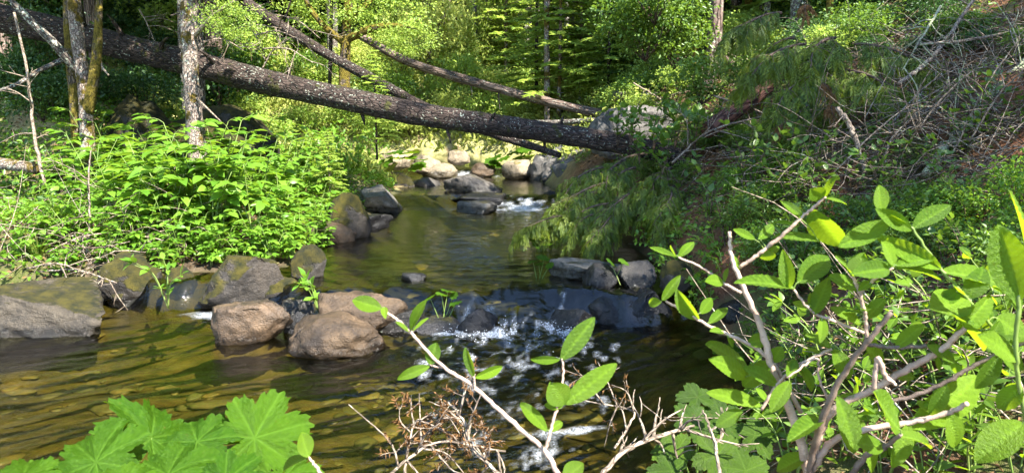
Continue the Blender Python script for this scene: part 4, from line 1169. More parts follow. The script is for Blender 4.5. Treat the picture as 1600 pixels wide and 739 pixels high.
def lobed_leaf(seed, lobes=7, depth=0.30, teeth=1.0, cup=0.12, mat='leaf_umbrella', na=168, nr=11, notch=0.35):
    """palmate leaf of unit radius, stalk at the origin, tip lobe along +Y"""
    rg = np.random.default_rng(seed)
    th = np.linspace(0, 2 * np.pi, na, endpoint=False)
    dth = np.angle(np.exp(1j * (th - np.pi / 2)))
    lobe = np.abs(np.cos(lobes * dth / 2)) ** 0.8
    saw = 1 - 2 * np.abs((th * lobes * 5 / (2 * np.pi)) % 1 - 0.5)
    saw2 = 1 - 2 * np.abs((th * lobes * 11 / (2 * np.pi)) % 1 - 0.5)
    rout = (1 - depth + depth * lobe) * (1 + 0.09 * teeth * (saw - .5) + 0.05 * teeth * (saw2 - .5)) * (1 + 0.06 * rg.normal(size=1)) * (1 + 0.05 * np.sin(th * 2 + rg.uniform(0, 6)))
    rout = rout * (1 - notch * np.exp(-((np.abs(dth) - np.pi) / 0.16) ** 2)) * (0.86 + 0.14 * np.cos(dth))
    rr = np.linspace(0, 1, nr + 1)[1:][:, None]
    q = rr * rout[None, :]
    X, Yv = q * np.cos(th), q * np.sin(th)
    vb = np.cos(lobes * dth)[None, :]
    side = np.cos(2 * np.pi * (q * 6.0 - np.abs(np.angle(np.exp(1j * lobes * dth)))[None, :] * 0.55))
    Z = 0.060 * -vb * q + 0.026 * side * q - cup * q ** 2 + 0.05 * fbm(X * 3 + seed, Yv * 3, 0.5, 3) * q + 0.022 * fbm(X * 13 + seed, Yv * 13, 0.2, 2) * np.minimum(1, 2 * q) + 0.07 * np.sin(th * lobes + 1)[None, :] * q ** 3 + 0.08 * np.sin(th * 2 + seed)[None, :] * q ** 2
    vein = np.maximum(np.exp(-((np.angle(np.exp(1j * lobes * dth)) / lobes)[None, :] * q / 0.018) ** 2), 0.55 * (side < -0.86) * (q > 0.12))
    V = np.concatenate([[[0, 0, 0]], np.stack([X, Yv, Z], -1).reshape(-1, 3)])
    i = 1 + np.arange(nr * na).reshape(nr, na); nx = np.roll(i, -1, 1)
    F = np.stack([i[:-1], i[1:], nx[1:], nx[:-1]], -1).reshape(-1, 4)
    T = np.stack([np.zeros(na, int), i[0], nx[0]], -1)
    return mesh_np('leaf', V, [F, T], M[mat], True, {'vein': ('POINT', 'FLOAT', np.concatenate([[1], vein.ravel()]))})

def leafM(base, d, nrm, L, wx=1.0):
    y = vec(unit(d)); z = vec(nrm); x = y.cross(z)
    if x.length < 1e-4: x = y.cross(Vector((1, 0, 0.3)))
    x.normalize(); z = x.cross(y)
    m = Matrix((x * L * wx, y * L, z * L)).transposed().to_4x4()
    m.translation = vec(base)
    return m

LEAF_BUSH = [simple_leaf('leaf', 'leaf_bush', w, b) for w, b in ((0.46, 0.15), (0.5, 0.28), (0.42, 0.05), (0.52, 0.2))]
LEAF_SHRUB = [simple_leaf('leaf', 'leaf_shrub', w, b) for w, b in ((0.55, 0.15), (0.6, 0.25), (0.5, 0.05), (0.65, 0.2))]
LEAF_ALDER = [alder_leaf(i, wmax=w, bend=b, cup=c) for i, (w, b, c) in enumerate(((0.50, 0.22, 0.3), (0.58, 0.1, 0.2), (0.44, 0.34, 0.45), (0.62, 0.18, 0.15), (0.52, -0.12, 0.35), (0.48, 0.05, 0.6), (0.6, 0.4, 0.1)))]
LEAF_BIG = [lobed_leaf(i, 7, 0.36, 1.3, 0.16) for i in range(4)]
LEAF_LOBED = [lobed_leaf(40 + i, 5, 0.42, 1.3, 0.16, 'leaf_lobed') for i in range(4)]
LEAF_ROUND = [lobed_leaf(20 + i, 9, 0.16, 1.1, -0.12, na=90, nr=5, notch=0.2) for i in range(3)]

# ------------------------------------------------------------------ leafy plants with their own leaves
def compound_plant(seed, h, nst, L):
    """several upright stems with opposite compound leaves of five to seven leaflets"""
    rg = np.random.default_rng(seed)
    root = empty('leafy_bush')
    for s in range(nst):
        a = rg.uniform(0, 6.28); out = rg.uniform(0.12, 0.42) * h
        hh = h * rg.uniform(0.65, 1.05)
        P = smooth_path([(0.03 * math.cos(a), 0.03 * math.sin(a), -0.05), (out * .35 * math.cos(a), out * .35 * math.sin(a), hh * .5), (out * math.cos(a), out * math.sin(a), hh)], 12)
        mb = MB(); mb.tube(P, [0.008, 0.006, 0.003], 5)
        fr_ = np.linspace(0.35, 1.0, int(rg.integers(4, 6)))
        lv = []
        for f in fr_:
            b = P[int(f * 11)]
            for k in range(2 if f < 0.99 else 1):
                aa = rg.uniform(0, 6.28) if f < 0.99 else a
                RL = rg.uniform(0.10, 0.19) * (1.15 if f < .8 else 0.85)
                d = np.array([math.cos(aa), math.sin(aa), rg.uniform(0.1, 0.5)])
                e = b + unit(d) * RL
                mb.tube([b, (b + e) / 2 + np.array([0, 0, 0.015]), e], [0.003, 0.0025, 0.0015], 3, 4, cap=False)
                sd2 = unit(np.cross(d, [0, 0, 1]))
                nl = L * rg.uniform(0.8, 1.15)
                nu = np.array([0, 0, 1.0]) + rg.normal(0, 0.25, 3)
                lv.append((e, d + np.array([0, 0, -0.35]), nu, nl * 1.1))
                for q in (0.45, 0.92):
                    for sg in (-1, 1):
                        lv.append((b + (e - b) * q, unit(d) * 0.55 + sd2 * sg + np.array([0, 0, -0.15]) + rg.normal(0, 0.12, 3), nu + rg.normal(0, 0.2, 3), nl * rg.uniform(0.75, 1.0)))
        st = obj('stem', mb.mesh('stem', M['stem_green']), root)
        for (b, d, nu, nl) in lv:
            obj('leaf', LEAF_BUSH[int(rg.integers(4))], st, M=leafM(b, d, nu, nl))
    return root

def opposite_plant(seed, h, nst, L, leaves, stem='twig_dark', nodes=6, name='leafy_shrub', lie=0.6):
    rg = np.random.default_rng(seed)
    root = empty(name)
    for s in range(nst):
        a = rg.uniform(0, 6.28); out = rg.uniform(0.3, 1.0) * h * lie
        hh = h * rg.uniform(0.5, 1.05)
        P = smooth_path([(0, 0, -0.05), (out * .4 * math.cos(a), out * .4 * math.sin(a), hh * .65), (out * math.cos(a + .2), out * math.sin(a + .2), hh)], 12)
        mb = MB(); mb.tube(P, [0.0045, 0.0035, 0.0015], 4)
        st = obj('stem', mb.mesh('stem', M[stem]), root)
        for f in np.linspace(0.3, 1.0, nodes):
            b = P[int(f * 11)]; tdir = unit(P[min(11, int(f * 11) + 1)] - P[max(0, int(f * 11) - 1)])
            sd2 = unit(np.cross(tdir, rg.normal(size=3)))
            for sg in (-1, 1):
                d = sd2 * sg + tdir * 0.5 + np.array([0, 0, 0.1]) + rg.normal(0, 0.15, 3)
                obj('leaf', leaves[int(rg.integers(len(leaves)))], st, M=leafM(b, d, np.array([0, -0.15, 1.0]) + rg.normal(0, 0.3, 3), L * rg.uniform(0.65, 1.2)))
            if f > 0.99:
                obj('leaf', leaves[0], st, M=leafM(b, tdir, np.array([0, -0.3, 1.0]), L))
    return root

def place_all(protos, spots, label, cat, group, zones=None):
    used = set()
    for i, (p, s) in enumerate(spots):
        k = i % len(protos)
        o = protos[k] if k not in used else copy_tree(protos[k])
        used.add(k)
        o.location = vec(p); o.rotation_euler = (0, 0, float(RNG.uniform(0, 6.28))); o.scale = (s, s, s)
        tag(o, zoned(label, p, zones), cat, group)

# bright bush on the left bank
LB = [compound_plant(400 + i, 0.85, 4, 0.15) for i in range(5)]
spots = []
for (px, py, s) in [(330, 372, 1.0), (395, 378, 0.9), (270, 370, 0.9), (215, 372, 0.75), (440, 368, 0.75), (350, 345, 1.05), (300, 340, 1.1), (240, 345, 0.95), (410, 340, 1.0), (180, 345, 0.8),
                    (460, 345, 0.8), (370, 320, 1.0), (280, 315, 1.05), (210, 315, 1.0), (440, 315, 0.9), (150, 320, 0.8), (120, 335, 0.65), (330, 300, 1.0), (485, 330, 0.7), (250, 290, 1.0),
                    (400, 295, 1.0), (180, 290, 0.9), (460, 292, 0.9), (120, 290, 0.75), (90, 300, 0.6), (150, 270, 0.8), (350, 272, 1.0), (120, 395, 0.5), (70, 400, 0.45), (160, 385, 0.5), (230, 392, 0.55), (455, 392, 0.55), (478, 372, 0.6), (30, 410, 0.4), (430, 398, 0.5), (268, 398, 0.6), (500, 350, 0.6), (90, 370, 0.5), (310, 402, 0.5), (350, 408, 0.5), (400, 405, 0.5), (470, 395, 0.5), (490, 385, 0.5), (518, 372, 0.4), (200, 400, 0.45), (520, 352, 0.5), (110, 428, 0.35), (180, 420, 0.4), (215, 415, 0.4), (255, 425, 0.4), (285, 412, 0.4), (330, 418, 0.4), (380, 420, 0.4), (425, 415, 0.45), (460, 412, 0.45), (500, 395, 0.4)]:
    spots.append((hit(px, py), s))
place_all(LB, spots, 'bright green leafy bush', 'bush', 'bright bushes on the left bank', [
    (lambda x, y: y > 380 and x < 130, 'growing low on the bank behind the broad flat rock'), (lambda x, y: y > 380 and x < 290, 'growing low between the two mossy boulders'), (lambda x, y: y > 380, 'growing low on the bank right of the mossy grey boulder'), (lambda x, y: x < 200, 'around the bare brown stem at the left of the sunlit clump'),
    (lambda x, y: x < 300, 'in the middle of the sunlit clump left of the blotched trunk'), (lambda x, y: x < 400, 'in the middle of the sunlit clump below the blotched trunk'),
    (lambda x, y: True, 'at the right end of the sunlit clump beside the upper pool')])

SM = [opposite_plant(430 + i, 0.55, 6, 0.075, LEAF_BUSH, 'stem_green', 6, 'leafy_plant') for i in range(3)]
spots = [(hit(px, py), s) for px, py, s in [(500, 300, 1.2), (530, 285, 1.3), (560, 275, 1.2), (480, 280, 1.3), (520, 262, 1.3), (590, 262, 1.2), (555, 255, 1.2), (470, 262, 1.2), (610, 268, 1.0), (440, 260, 1.2), (500, 250, 1.2), (545, 300, 1.0), (60, 330, 0.8), (40, 300, 0.8), (90, 350, 0.7), (470, 318, 1.0), (505, 326, 1.0)]]
place_all(SM, spots, 'green leafy plant between the bright bush and the upper pool', 'plant', 'plants at the end of the left bank')

def low_plant(px, py, label, s=1.0, seed=0, z=None):
    o = opposite_plant(470 + seed, 0.28, 5, 0.075, LEAF_BUSH, 'stem_green', 3, 'leafy_plant', 0.9)
    p = Gz(px, py, z) if z is not None else hit(px, py)
    o.location = vec(p); o.scale = (s, s, s); tag(o, label, 'plant')
low_plant(497, 478, 'leafy plant growing among the rocks above the large brown boulder', 1.0, 1, 0.12)
low_plant(262, 470, 'trailing leafy plant hanging between the two mossy boulders', 1.1, 2, 0.25)
low_plant(420, 398, 'leafy plant over the right end of the mossy grey boulder', 0.8, 3)
low_plant(465, 300, 'leafy plant beside the dark mossy mound', 1.2, 4)

# tufts of sedge
def tuft_mesh(seed, n=70, h=0.3):
    rg = np.random.default_rng(seed)
    V, F, Q = [], [], []
    for i in range(n):
        a = rg.uniform(0, 6.28); L = h * rg.uniform(0.5, 1.1); lean = rg.uniform(0.15, 0.9)
        d = np.array([math.cos(a), math.sin(a), 0]); sdv = np.array([-d[1], d[0], 0]) * 0.004
        b = d * rg.uniform(0, 0.04)
        k = len(V)
        for q in (0, 0.35, 0.7, 1.0):
            c_ = b + d * L * lean * q ** 1.4 + np.array([0, 0, L * (q - 0.45 * lean * q * q)])
            w_ = (1 - q) * 0.9 + 0.1
            V += [c_ - sdv * w_, c_ + sdv * w_]
        for q in range(3):
            F.append((k + 2 * q, k + 2 * q + 1, k + 2 * q + 3, k + 2 * q + 2)); Q.append(rg.random())
    return mesh_np('blades', np.array(V), [np.array(F)], M['grass'], True, {'rnd': ('FACE', 'FLOAT', np.array(Q))})
TUFT = [tuft_mesh(i) for i in range(2)]
for i, (px, py, sc_, lab) in enumerate([(537, 352, 1.0, 'sedge tuft hanging from the dark mossy mound at the upper pool'), (575, 322, 0.7, 'small sedge tuft beside the sunlit grey rock'), (60, 402, 0.9, 'sedge tuft on the left bank above the flat rock'),
                                        (175, 398, 0.8, 'sedge tuft behind the dark upright boulder'), (668, 268, 0.8, 'sedge tuft among the pale rocks at the far bend'), (730, 262, 0.7, 'sedge tuft beside the low ochre rock'), (1075, 440, 0.8, 'sedge tuft by the small mossy rock on the right bank'), (495, 372, 0.9, 'sedge tuft above the low brown rock')]):
    r_ = empty('sedge_tuft', hit(px, py), 0.7 * i, sc_); tag(r_, lab, 'grass tuft')
    obj('blades', TUFT[i % 2], r_)

# leafy shrubs of the right bank
RB = [opposite_plant(500 + i, 0.5, 6, 0.062, LEAF_SHRUB, 'twig_dark', 6) for i in range(5)]
spots = []
rg_ = np.random.default_rng(9)
for i in range(74):
    v = rg_.uniform(0, 1) ** 0.8
    py = 225 + v * 400
    px = rg_.uniform(1000 + max(0, (py - 470)) * 0.75, 1640)
    if py < 330 and px > 1330 and rg_.random() < 0.75: continue
    p = hit(px, py)
    if float(sdist(p[0:1], p[1:2])[0]) > -0.02: continue
    spots.append((p, rg_.uniform(0.6, 1.05) * np.clip(p[1] / 4.5, 0.6, 1.25)))
place_all(RB, spots, 'small-leaved green shrub', 'shrub', 'small shrubs of the right bank', [
    (lambda x, y: y > 520, 'low on the right bank, seen through the alder branches'), (lambda x, y: y > 400 and x < 1300, 'on the right bank behind the left tips of the alder'),
    (lambda x, y: y > 400, 'on the right bank behind the right half of the alder'), (lambda x, y: x < 1200, 'on the right bank between the log end and the alder'),
    (lambda x, y: x < 1400, 'on the right bank below the short pale bent stick'), (lambda x, y: True, 'on the right bank below the lichen-covered branch')])
SHL = [simple_leaf('leaf', 'leaf_bush', 0.6, 0.15), simple_leaf('leaf', 'leaf_bush', 0.7, 0.1)]
CR = [opposite_plant(540 + i, 0.26, 7, 0.045, SHL, 'stem_green', 5, 'creeping_plant', 1.2) for i in range(3)]
spots = [(hit(px, py), s) for px, py, s in [(1030, 400, 1.0), (1060, 420, 1.0), (1090, 440, 1.0), (1050, 445, 0.9), (1110, 470, 1.0), (1080, 480, 0.9), (1130, 430, 1.0), (1010, 380, 1.0), (1120, 395, 1.0), (1060, 375, 1.0)]]
place_all(CR, spots, 'fresh green creeping plant at the foot of the right bank', 'plant', 'creeping plants at the right waterline')
# leafy plants over the end of the log
spots = [(W(px, py, Y), s) for px, py, Y, s in [(985, 225, 7.7, 1.1), (1020, 232, 7.5, 1.2), (1055, 225, 7.4, 1.2), (1000, 250, 7.3, 1.0), (1040, 262, 7.0, 1.1), (965, 222, 7.9, 0.9), (1085, 240, 7.0, 1.2)]]
EL = [opposite_plant(560 + i, 0.4, 6, 0.085, LEAF_SHRUB, 'twig_dark', 5) for i in range(2)]
place_all(EL, spots, 'leafy shrub growing over the right end of the long log', 'shrub', 'shrubs over the log end')

# ------------------------------------------------------------------ umbrella plants
def umbrella_plant(name, base, leaves, label, cat='plant', mat='stem_green', rs=0.004):
    """leaves: (centre point, radius, tip direction, normal, mesh)"""
    base = np.array(base); root = empty(name, base); tag(root, label, cat)
    for (c, r, d, nrm, me) in leaves:
        c = np.array(c)
        mb = MB()
        b0 = np.array([RNG.normal(0, .02), RNG.normal(0, .02), -0.04])
        e = c - base - np.array(unit(nrm)) * 0.004
        mb.tube([b0, b0 * .6 + e * .4 + np.array([0, 0, 0.12 * np.linalg.norm(e)]) * 0.3, e], [rs * 1.2, rs, rs * .8], 5, 8, cap=False)
        st = obj('stalk', mb.mesh('stalk', M[mat]), root)
        obj('leaf', me, st, M=leafM(c - base, d, nrm, r))
    return root

def small_umbrella(px, py, z, lv, label, Y=None):
    b = Gz(px, py, z) if Y is None else W(px, py, Y)
    L = []
    for (lx, ly, rp) in lv:
        c = W(lx, ly, b[1] + RNG.uniform(-0.05, 0.05))
        r = px_r(rp, c)
        L.append((c, r, np.array([RNG.normal(0, 1), -0.8, 0.0]), np.array([RNG.normal(0, .25), -0.55 + RNG.normal(0, .15), 0.85]), LEAF_ROUND[int(RNG.integers(3))]))
    return umbrella_plant('umbrella_plant', b, L, label, rs=0.003)
small_umbrella(693, 507, 0.02, [(672, 466, 14), (700, 455, 16), (712, 474, 13), (690, 460, 12), (708, 462, 10)], 'umbrella plant on the ledge at the left of the cascade')
small_umbrella(524, 540, 0.02, [(528, 524, 15), (515, 505, 11), (503, 497, 9)], 'small umbrella plant with round leaves in front of the large brown boulder')
small_umbrella(846, 436, 0.2, [(833, 409, 11), (850, 404, 14), (858, 415, 10), (842, 413, 8)], 'umbrella plant standing in the water left of the pale-topped slab')
small_umbrella(962, 436, 0.25, [(955, 411, 13), (975, 410, 12)], 'umbrella plant growing behind the dark pointed rock')
small_umbrella(843, 392, 0.2, [(830, 374, 12), (845, 370, 13), (855, 382, 10), (838, 384, 9)], 'umbrella plant below the drooping cedar boughs')
small_umbrella(778, 268, 0.45, [(770, 254, 14), (784, 250, 15), (790, 262, 12), (765, 263, 11), (778, 258, 12), (775, 246, 11)], 'bright umbrella plant clump beside the far riffle')
small_umbrella(812, 262, 0.5, [(800, 240, 12), (815, 236, 14), (826, 244, 12), (808, 248, 10)], 'bright umbrella plant clump behind the far pale rocks')
small_umbrella(622, 285, 0.35, [(600, 255, 22), (630, 248, 24), (650, 262, 18), (640, 240, 20), (615, 240, 18), (585, 268, 16), (655, 250, 15)], 'broad-leaved umbrella plant overhanging the rocks at the left bend')
small_umbrella(1205, 545, 0.3, [(1150, 550, 20), (1125, 548, 16), (1170, 540, 16)], 'umbrella plant at the right edge of the lower pool', Y=4.3)

# big umbrella leaves in the lower left foreground
bx = np.array([-0.85, 2.28, -0.02])
def FL(px, py, Y, rp, ang, tx, ty, k, LV=LEAF_BIG):
    c = W(px, py, Y)
    # ang: direction of the tip lobe in the picture, counted from right, anticlockwise
    d = np.array([math.cos(R(ang)), math.sin(R(ang)) * 0.75, math.sin(R(ang)) * 0.35])
    return (c, px_r(rp, c), d, np.array([tx, ty, 1.0]), LV[k])
umbrella_plant('umbrella_plant', bx, [
    FL(398, 684, 2.05, 92, 30, 0.25, -1.15, 0), FL(308, 690, 2.0, 70, 75, -0.25, -1.4, 1), FL(236, 684, 2.15, 95, 100, 1.0, -0.25, 2), FL(150, 722, 1.95, 84, 140, -0.6, -0.35, 3),
    FL(262, 742, 1.85, 86, 50, -0.5, -0.8, 2), FL(352, 752, 1.8, 66, 0, 0.5, -0.9, 1), FL(36, 744, 1.9, 80, 165, 0.5, -0.1, 1), FL(185, 772, 1.75, 74, 90, 0.3, -1.0, 0), FL(448, 742, 1.98, 52, -30, 0.7, -0.6, 3)], 'umbrella plant with very large bright lobed leaves in the near left corner', rs=0.007)
bx2 = np.array([0.78, 2.62, 0.0])
umbrella_plant('umbrella_plant', bx2, [
    FL(1085, 660, 2.4, 48, 60, 0.1, -0.8, 0, LEAF_LOBED), FL(1060, 700, 2.3, 45, 200, -0.3, -0.9, 1, LEAF_LOBED), FL(1125, 650, 2.5, 42, 20, 0.4, -0.5, 2, LEAF_LOBED), FL(1120, 712, 2.2, 55, -30, 0.1, -1.0, 3, LEAF_LOBED), FL(1050, 735, 2.1, 40, 180, -0.1, -0.9, 0, LEAF_LOBED),
    FL(1165, 735, 2.0, 48, 30, 0.2, -0.8, 1, LEAF_LOBED), FL(1090, 620, 2.55, 34, 100, 0.0, -0.8, 2, LEAF_LOBED), FL(1180, 680, 2.3, 40, 10, 0.3, -0.9, 3, LEAF_LOBED)], 'dark green lobed-leaf plant at the bottom between the dead twigs and the alder', rs=0.005)

# ------------------------------------------------------------------ cedar boughs
def cedar_meshes(L, seed, droop=0.6, mat='cedar'):
    """branch along +X that sinks towards its end, hung with flat drooping sprays"""
    rg = np.random.default_rng(seed)
    s = np.linspace(0, 1, 24)
    wob = 0.05 * L * np.sin(s * 5 + rg.uniform(0, 6))
    B = np.stack([L * s * (1 - 0.25 * s * droop), wob, -droop * L * s ** 1.8], -1)
    mb = MB(); mb.tube(B, [0.016, 0.010, 0.003], 6)
    P, D, U, Rn = [], [], [], []
    subs = []
    for i in range(int(L / 0.045)):
        u = rg.uniform(0.05, 0.98); sg = 1 if i % 2 else -1
        b = np.array([np.interp(u, s, B[:, k]) for k in range(3)])
        l = L * rg.uniform(0.22, 0.5) * (1.15 - 0.75 * u)
        a = sg * rg.uniform(0.4, 1.2)
        q = np.linspace(0, 1, 10)[:, None]
        d0 = np.array([math.cos(a), math.sin(a), rg.uniform(-0.25, 0.15)])
        Q = b + d0 * l * q + np.array([0, 0, -1.0]) * l * rg.uniform(0.35, 0.8) * q ** 1.8
        mb.tube(Q, [0.005, 0.003, 0.001], 3)
        subs.append((Q, l))
    subs.append((B, L))
    for (Q, l0) in subs:
        for i in range(int(l0 / 0.017)):
            f = rg.uniform(0.08, 1.0) * (len(Q) - 1.001); k = int(f)
            b = Q[k] + (Q[k + 1] - Q[k]) * (f - k)
            td = unit(Q[k + 1] - Q[k])
            sd_v = unit(np.cross(td, [0, 0, 1])) * rg.choice([-1, 1])
            l = rg.uniform(0.05, 0.17)
            out = td * rg.uniform(0.3, 1.0) + sd_v * rg.uniform(0.2, 1.0) + np.array([0, 0, rg.uniform(-0.5, 0.1)])
            m = max(3, int(l / 0.015))
            q = np.linspace(0, 1, m)[:, None]
            pts = b + unit(out) * l * q * (1 - 0.4 * q) + np.array([0, 0, -1.0]) * l * rg.uniform(0.5, 1.0) * q ** 1.5
            dirv = np.gradient(pts, axis=0)
            sd2 = unit(np.cross(dirv, np.array([rg.normal(0, .4), rg.normal(0, .4), 1]) + 0.01))
            r0 = rg.random() * 0.5
            for sgn in (-1, 1):
                P.append(pts); D.append(unit(dirv) * 0.9 + sd2 * sgn * 0.7)
                U.append(np.cross(sd2, unit(dirv)) + rg.normal(0, .1, (m, 3)))
                Rn.append(np.clip(r0 + 0.45 * q[:, 0] ** 2 + rg.normal(0, 0.06, m), 0, 0.98))
    P, D, U, Rn = (np.concatenate(a) for a in (P, D, U, Rn))
    return mb.mesh('branch', M['twig_dark']), cloud_mesh('foliage', [leaf_cloud(P, D, rg.uniform(0.030, 0.062, len(P)), 0.24, Rn, up=unit(U), fold=0.03)], M[mat])

BZ = {'cedar boughs over the water': [(lambda x, y: x < 935, 'at the tip that dips into the upper pool'), (lambda x, y: x < 985, 'in the middle of the hanging mass'), (lambda x, y: True, 'nearest the bank')],
      'cedar boughs on the right slope': [(lambda x, y: x < 1262, 'left of the rust-brown sprays'), (lambda x, y: x < 1300, 'among the rust-brown sprays'), (lambda x, y: True, 'right of the rust-brown sprays')],
      'branches by the mossy trunk': [(lambda x, y: x < 1035, 'over the conifer saplings'), (lambda x, y: x < 1075, 'close to the trunk'), (lambda x, y: True, 'below the pinkish fir')]}
CED = [cedar_meshes(0.75, 70, 0.55), cedar_meshes(0.6, 71, 0.85), cedar_meshes(0.85, 72, 0.4)]
CEDD = cedar_meshes(0.6, 73, 0.7, 'dead_needle')
def bough(px, py, Y, ang, s, k, label, group=None, mesh=None, name='cedar_bough'):
    r = empty(name, W(px, py, Y), R(ang), s); tag(r, zoned(label, W(px, py, Y), BZ.get(group)), 'branch', group)
    m = mesh or CED[k]
    obj('branch', m[0], r); obj('foliage', m[1], r)
for i, (px, py, Y, a, s) in enumerate([(1010, 240, 7.6, 190, 1.1), (990, 262, 7.3, 205, 1.1), (960, 285, 7.2, 195, 1.0), (930, 300, 7.1, 200, 0.9), (1045, 262, 7.0, 230, 1.0), (1000, 300, 7.0, 215, 0.9), (950, 318, 6.9, 190, 0.8),
                                       (905, 325, 6.9, 185, 0.75), (1060, 290, 6.9, 240, 0.9), (975, 250, 7.5, 240, 0.9), (925, 335, 6.75, 210, 0.6), (880, 338, 6.8, 175, 0.6), (940, 262, 7.5, 215, .9), (1025, 285, 6.95, 200, .9), (965, 335, 6.7, 230, .7), (860, 346, 6.8, 180, .5)]):
    bough(px, py, Y, a, s, i % 3, 'drooping cedar bough below the log end,', 'cedar boughs over the water')
for i, (px, py, Y, a, s) in enumerate([(1255, 70, 6.6, 200, 1.0), (1290, 90, 6.4, 250, 0.95), (1320, 110, 6.3, 280, 0.9), (1270, 125, 6.3, 215, 0.9), (1240, 60, 6.8, 170, 1.0), (1340, 70, 6.5, 300, 0.9), (1300, 60, 6.6, 230, 1.0),
                                       (1260, 165, 6.0, 230, 0.6), (1225, 20, 7.4, 200, 1.0)]):
    bough(px, py, Y, a, s, i % 3, 'green cedar bough on the right slope,', 'cedar boughs on the right slope')
for i, (px, py, Y, a, s) in enumerate([(1300, 165, 5.8, 250, 0.3), (1285, 130, 5.9, 280, 0.28), (1262, 8, 6.6, 240, .35), (1235, 190, 5.9, 200, .3)]):
    bough(px, py, Y, a, s, 0, 'rust-brown dead cedar spray among the green boughs on the right slope', 'dead cedar sprays', CEDD)
for i, (px, py, Y, a, s) in enumerate([(1060, 0, 9.5, 200, 1.0), (1025, -15, 9.0, 180, 1.0), (1185, 95, 8.0, 240, 0.9), (1095, 120, 8.2, 230, 0.8), (1055, 55, 9.8, 170, 1.1), (1010, 40, 9.4, 200, 1.1), (985, 20, 9.8, 180, 1.1)]):
    bough(px, py, Y, a, s * 0.9, i % 3, 'leafy green branch left of the mossy trunk,', 'branches by the mossy trunk', (SHRUB['mid', i % 2][1], SHRUB['mid', i % 2][0]), 'hanging_branch')

# ------------------------------------------------------------------ dead branches
def dead_branch(name, pts, radii, mat, label, twigs=0, tl=0.3, seed=0, group=None, cat='branch', tmat=None, needles=0, sides=7):
    rg = np.random.default_rng(seed + 900)
    P = smooth_path(pts, 24)
    P[1:-1] += rg.normal(0, np.max(radii) * 0.25, (22, 3))
    root = empty(name, P[0]); tag(root, label, cat, group)
    mb = MB(); mb.tube(P - P[0], radii, sides)
    st = obj('stem', mb.mesh('stem', M[mat]), root)
    nP, nD = [], []
    for i in range(twigs):
        u = rg.uniform(0.15, 1.0); b = P[int(u * 23)] - P[0]
        td = unit(P[min(23, int(u * 23) + 1)] - P[max(0, int(u * 23) - 1)])
        d = unit(td * rg.uniform(0.2, 0.9) + unit(np.cross(td, rg.normal(size=3))))
        L = tl * rg.uniform(0.4, 1.2)
        m = b + d * L * 0.5 + rg.normal(0, 0.06 * L, 3); e = b + d * L + rg.normal(0, 0.15 * L, 3) + np.array([0, 0, -0.12 * L])
        mb = MB(); r0 = min(radii[-1] * 1.2, 0.006) + 0.0012
        Q = smooth_path([b, m, e], 8); mb.tube(Q, [r0, r0 * 0.7, r0 * 0.3], 4)
        for j in range(3):
            q = Q[rg.integers(2, 7)]; dd = unit(d + rg.normal(0, 0.8, 3))
            mb.tube([q, q + dd * L * 0.2, q + dd * L * 0.35 + rg.normal(0, 0.03 * L, 3)], [r0 * 0.5, r0 * 0.4, r0 * 0.2], 3, 4)
            if needles:
                for f in np.linspace(0.1, 0.35, needles):
                    nP.append(q + dd * L * f); nD.append(dd + rg.normal(0, 0.7, 3))
        obj('twig', mb.mesh('twig', M[tmat or mat]), st)
    if nP:
        obj('needles', cloud_mesh('needles', [leaf_cloud(np.array(nP), np.array(nD), rg.uniform(0.012, 0.026, len(nP)), 0.16)], M['dead_needle']), root)
    return root

dead_branch('dead_branch', [W(1445, 275, 4.7), W(1490, 215, 4.9), W(1555, 145, 5.1), W(1640, 60, 5.3)], [0.030, 0.033, 0.036, 0.04], 'twig_lichen', 'thick lichen-covered branch leaning at the right edge of the slope', 10, 0.5, 1, sides=10)
dead_branch('dead_branch', [W(1404, 132, 5.8), W(1460, 85, 6.0), W(1525, -5, 6.3)], [0.018, 0.018, 0.014], 'twig', 'long straight pale branch high on the right slope', 5, 0.4, 2)
dead_branch('dead_branch', [W(1308, 168, 5.3), W(1332, 205, 5.2), W(1351, 272, 5.0)], [0.016, 0.02, 0.018], 'twig', 'short pale bent stick standing on the right slope', 3, 0.25, 3)
dead_branch('dead_branch', [W(1380, 268, 4.9), W(1395, 215, 5.0), W(1460, 165, 5.2), W(1590, 128, 5.4)], [0.010, 0.010, 0.009, 0.007], 'twig', 'thin arching grey branch left of the lichen-covered branch', 9, 0.45, 4)
dead_branch('dead_branch', [W(1530, 292, 4.4), W(1565, 245, 4.5), W(1590, 205, 4.6), W(1620, 150, 4.7)], [0.009, 0.010, 0.010, 0.009], 'twig', 'pale curved stick right of the lichen-covered branch', 5, 0.3, 5)
dead_branch('dead_branch', [W(1440, 70, 5.8), W(1520, 62, 5.7), W(1620, 40, 5.6)], [0.012, 0.012, 0.010], 'twig', 'level pale branch near the upper right corner', 6, 0.4, 6)
dead_branch('dead_branch', [W(1120, 82, 9.0), W(1146, 103, 8.9), W(1162, 146, 8.6)], [0.035, 0.033, 0.03], 'twig_dark', 'dark hooked branch above the reddish log', 3, 0.4, 7)
dead_branch('dead_branch', [W(1158, 138, 8.6), W(1190, 112, 8.7), W(1215, 95, 8.8)], [0.025, 0.022, 0.018], 'twig_dark', 'dark straight branch crossing the hooked one', 3, 0.4, 8)
dead_branch('dead_branch', [W(1050, 255, 6.9), W(1110, 205, 7.0), W(1200, 180, 6.9)], [0.012, 0.011, 0.008], 'twig', 'grey branch lying from the log end to the reddish log', 8, 0.5, 9)
dead_branch('dead_branch', [W(1115, 150, 8.0), W(1180, 172, 7.6), W(1250, 200, 7.0)], [0.012, 0.012, 0.008], 'twig', 'bleached branch lying across the reddish log', 7, 0.4, 10)
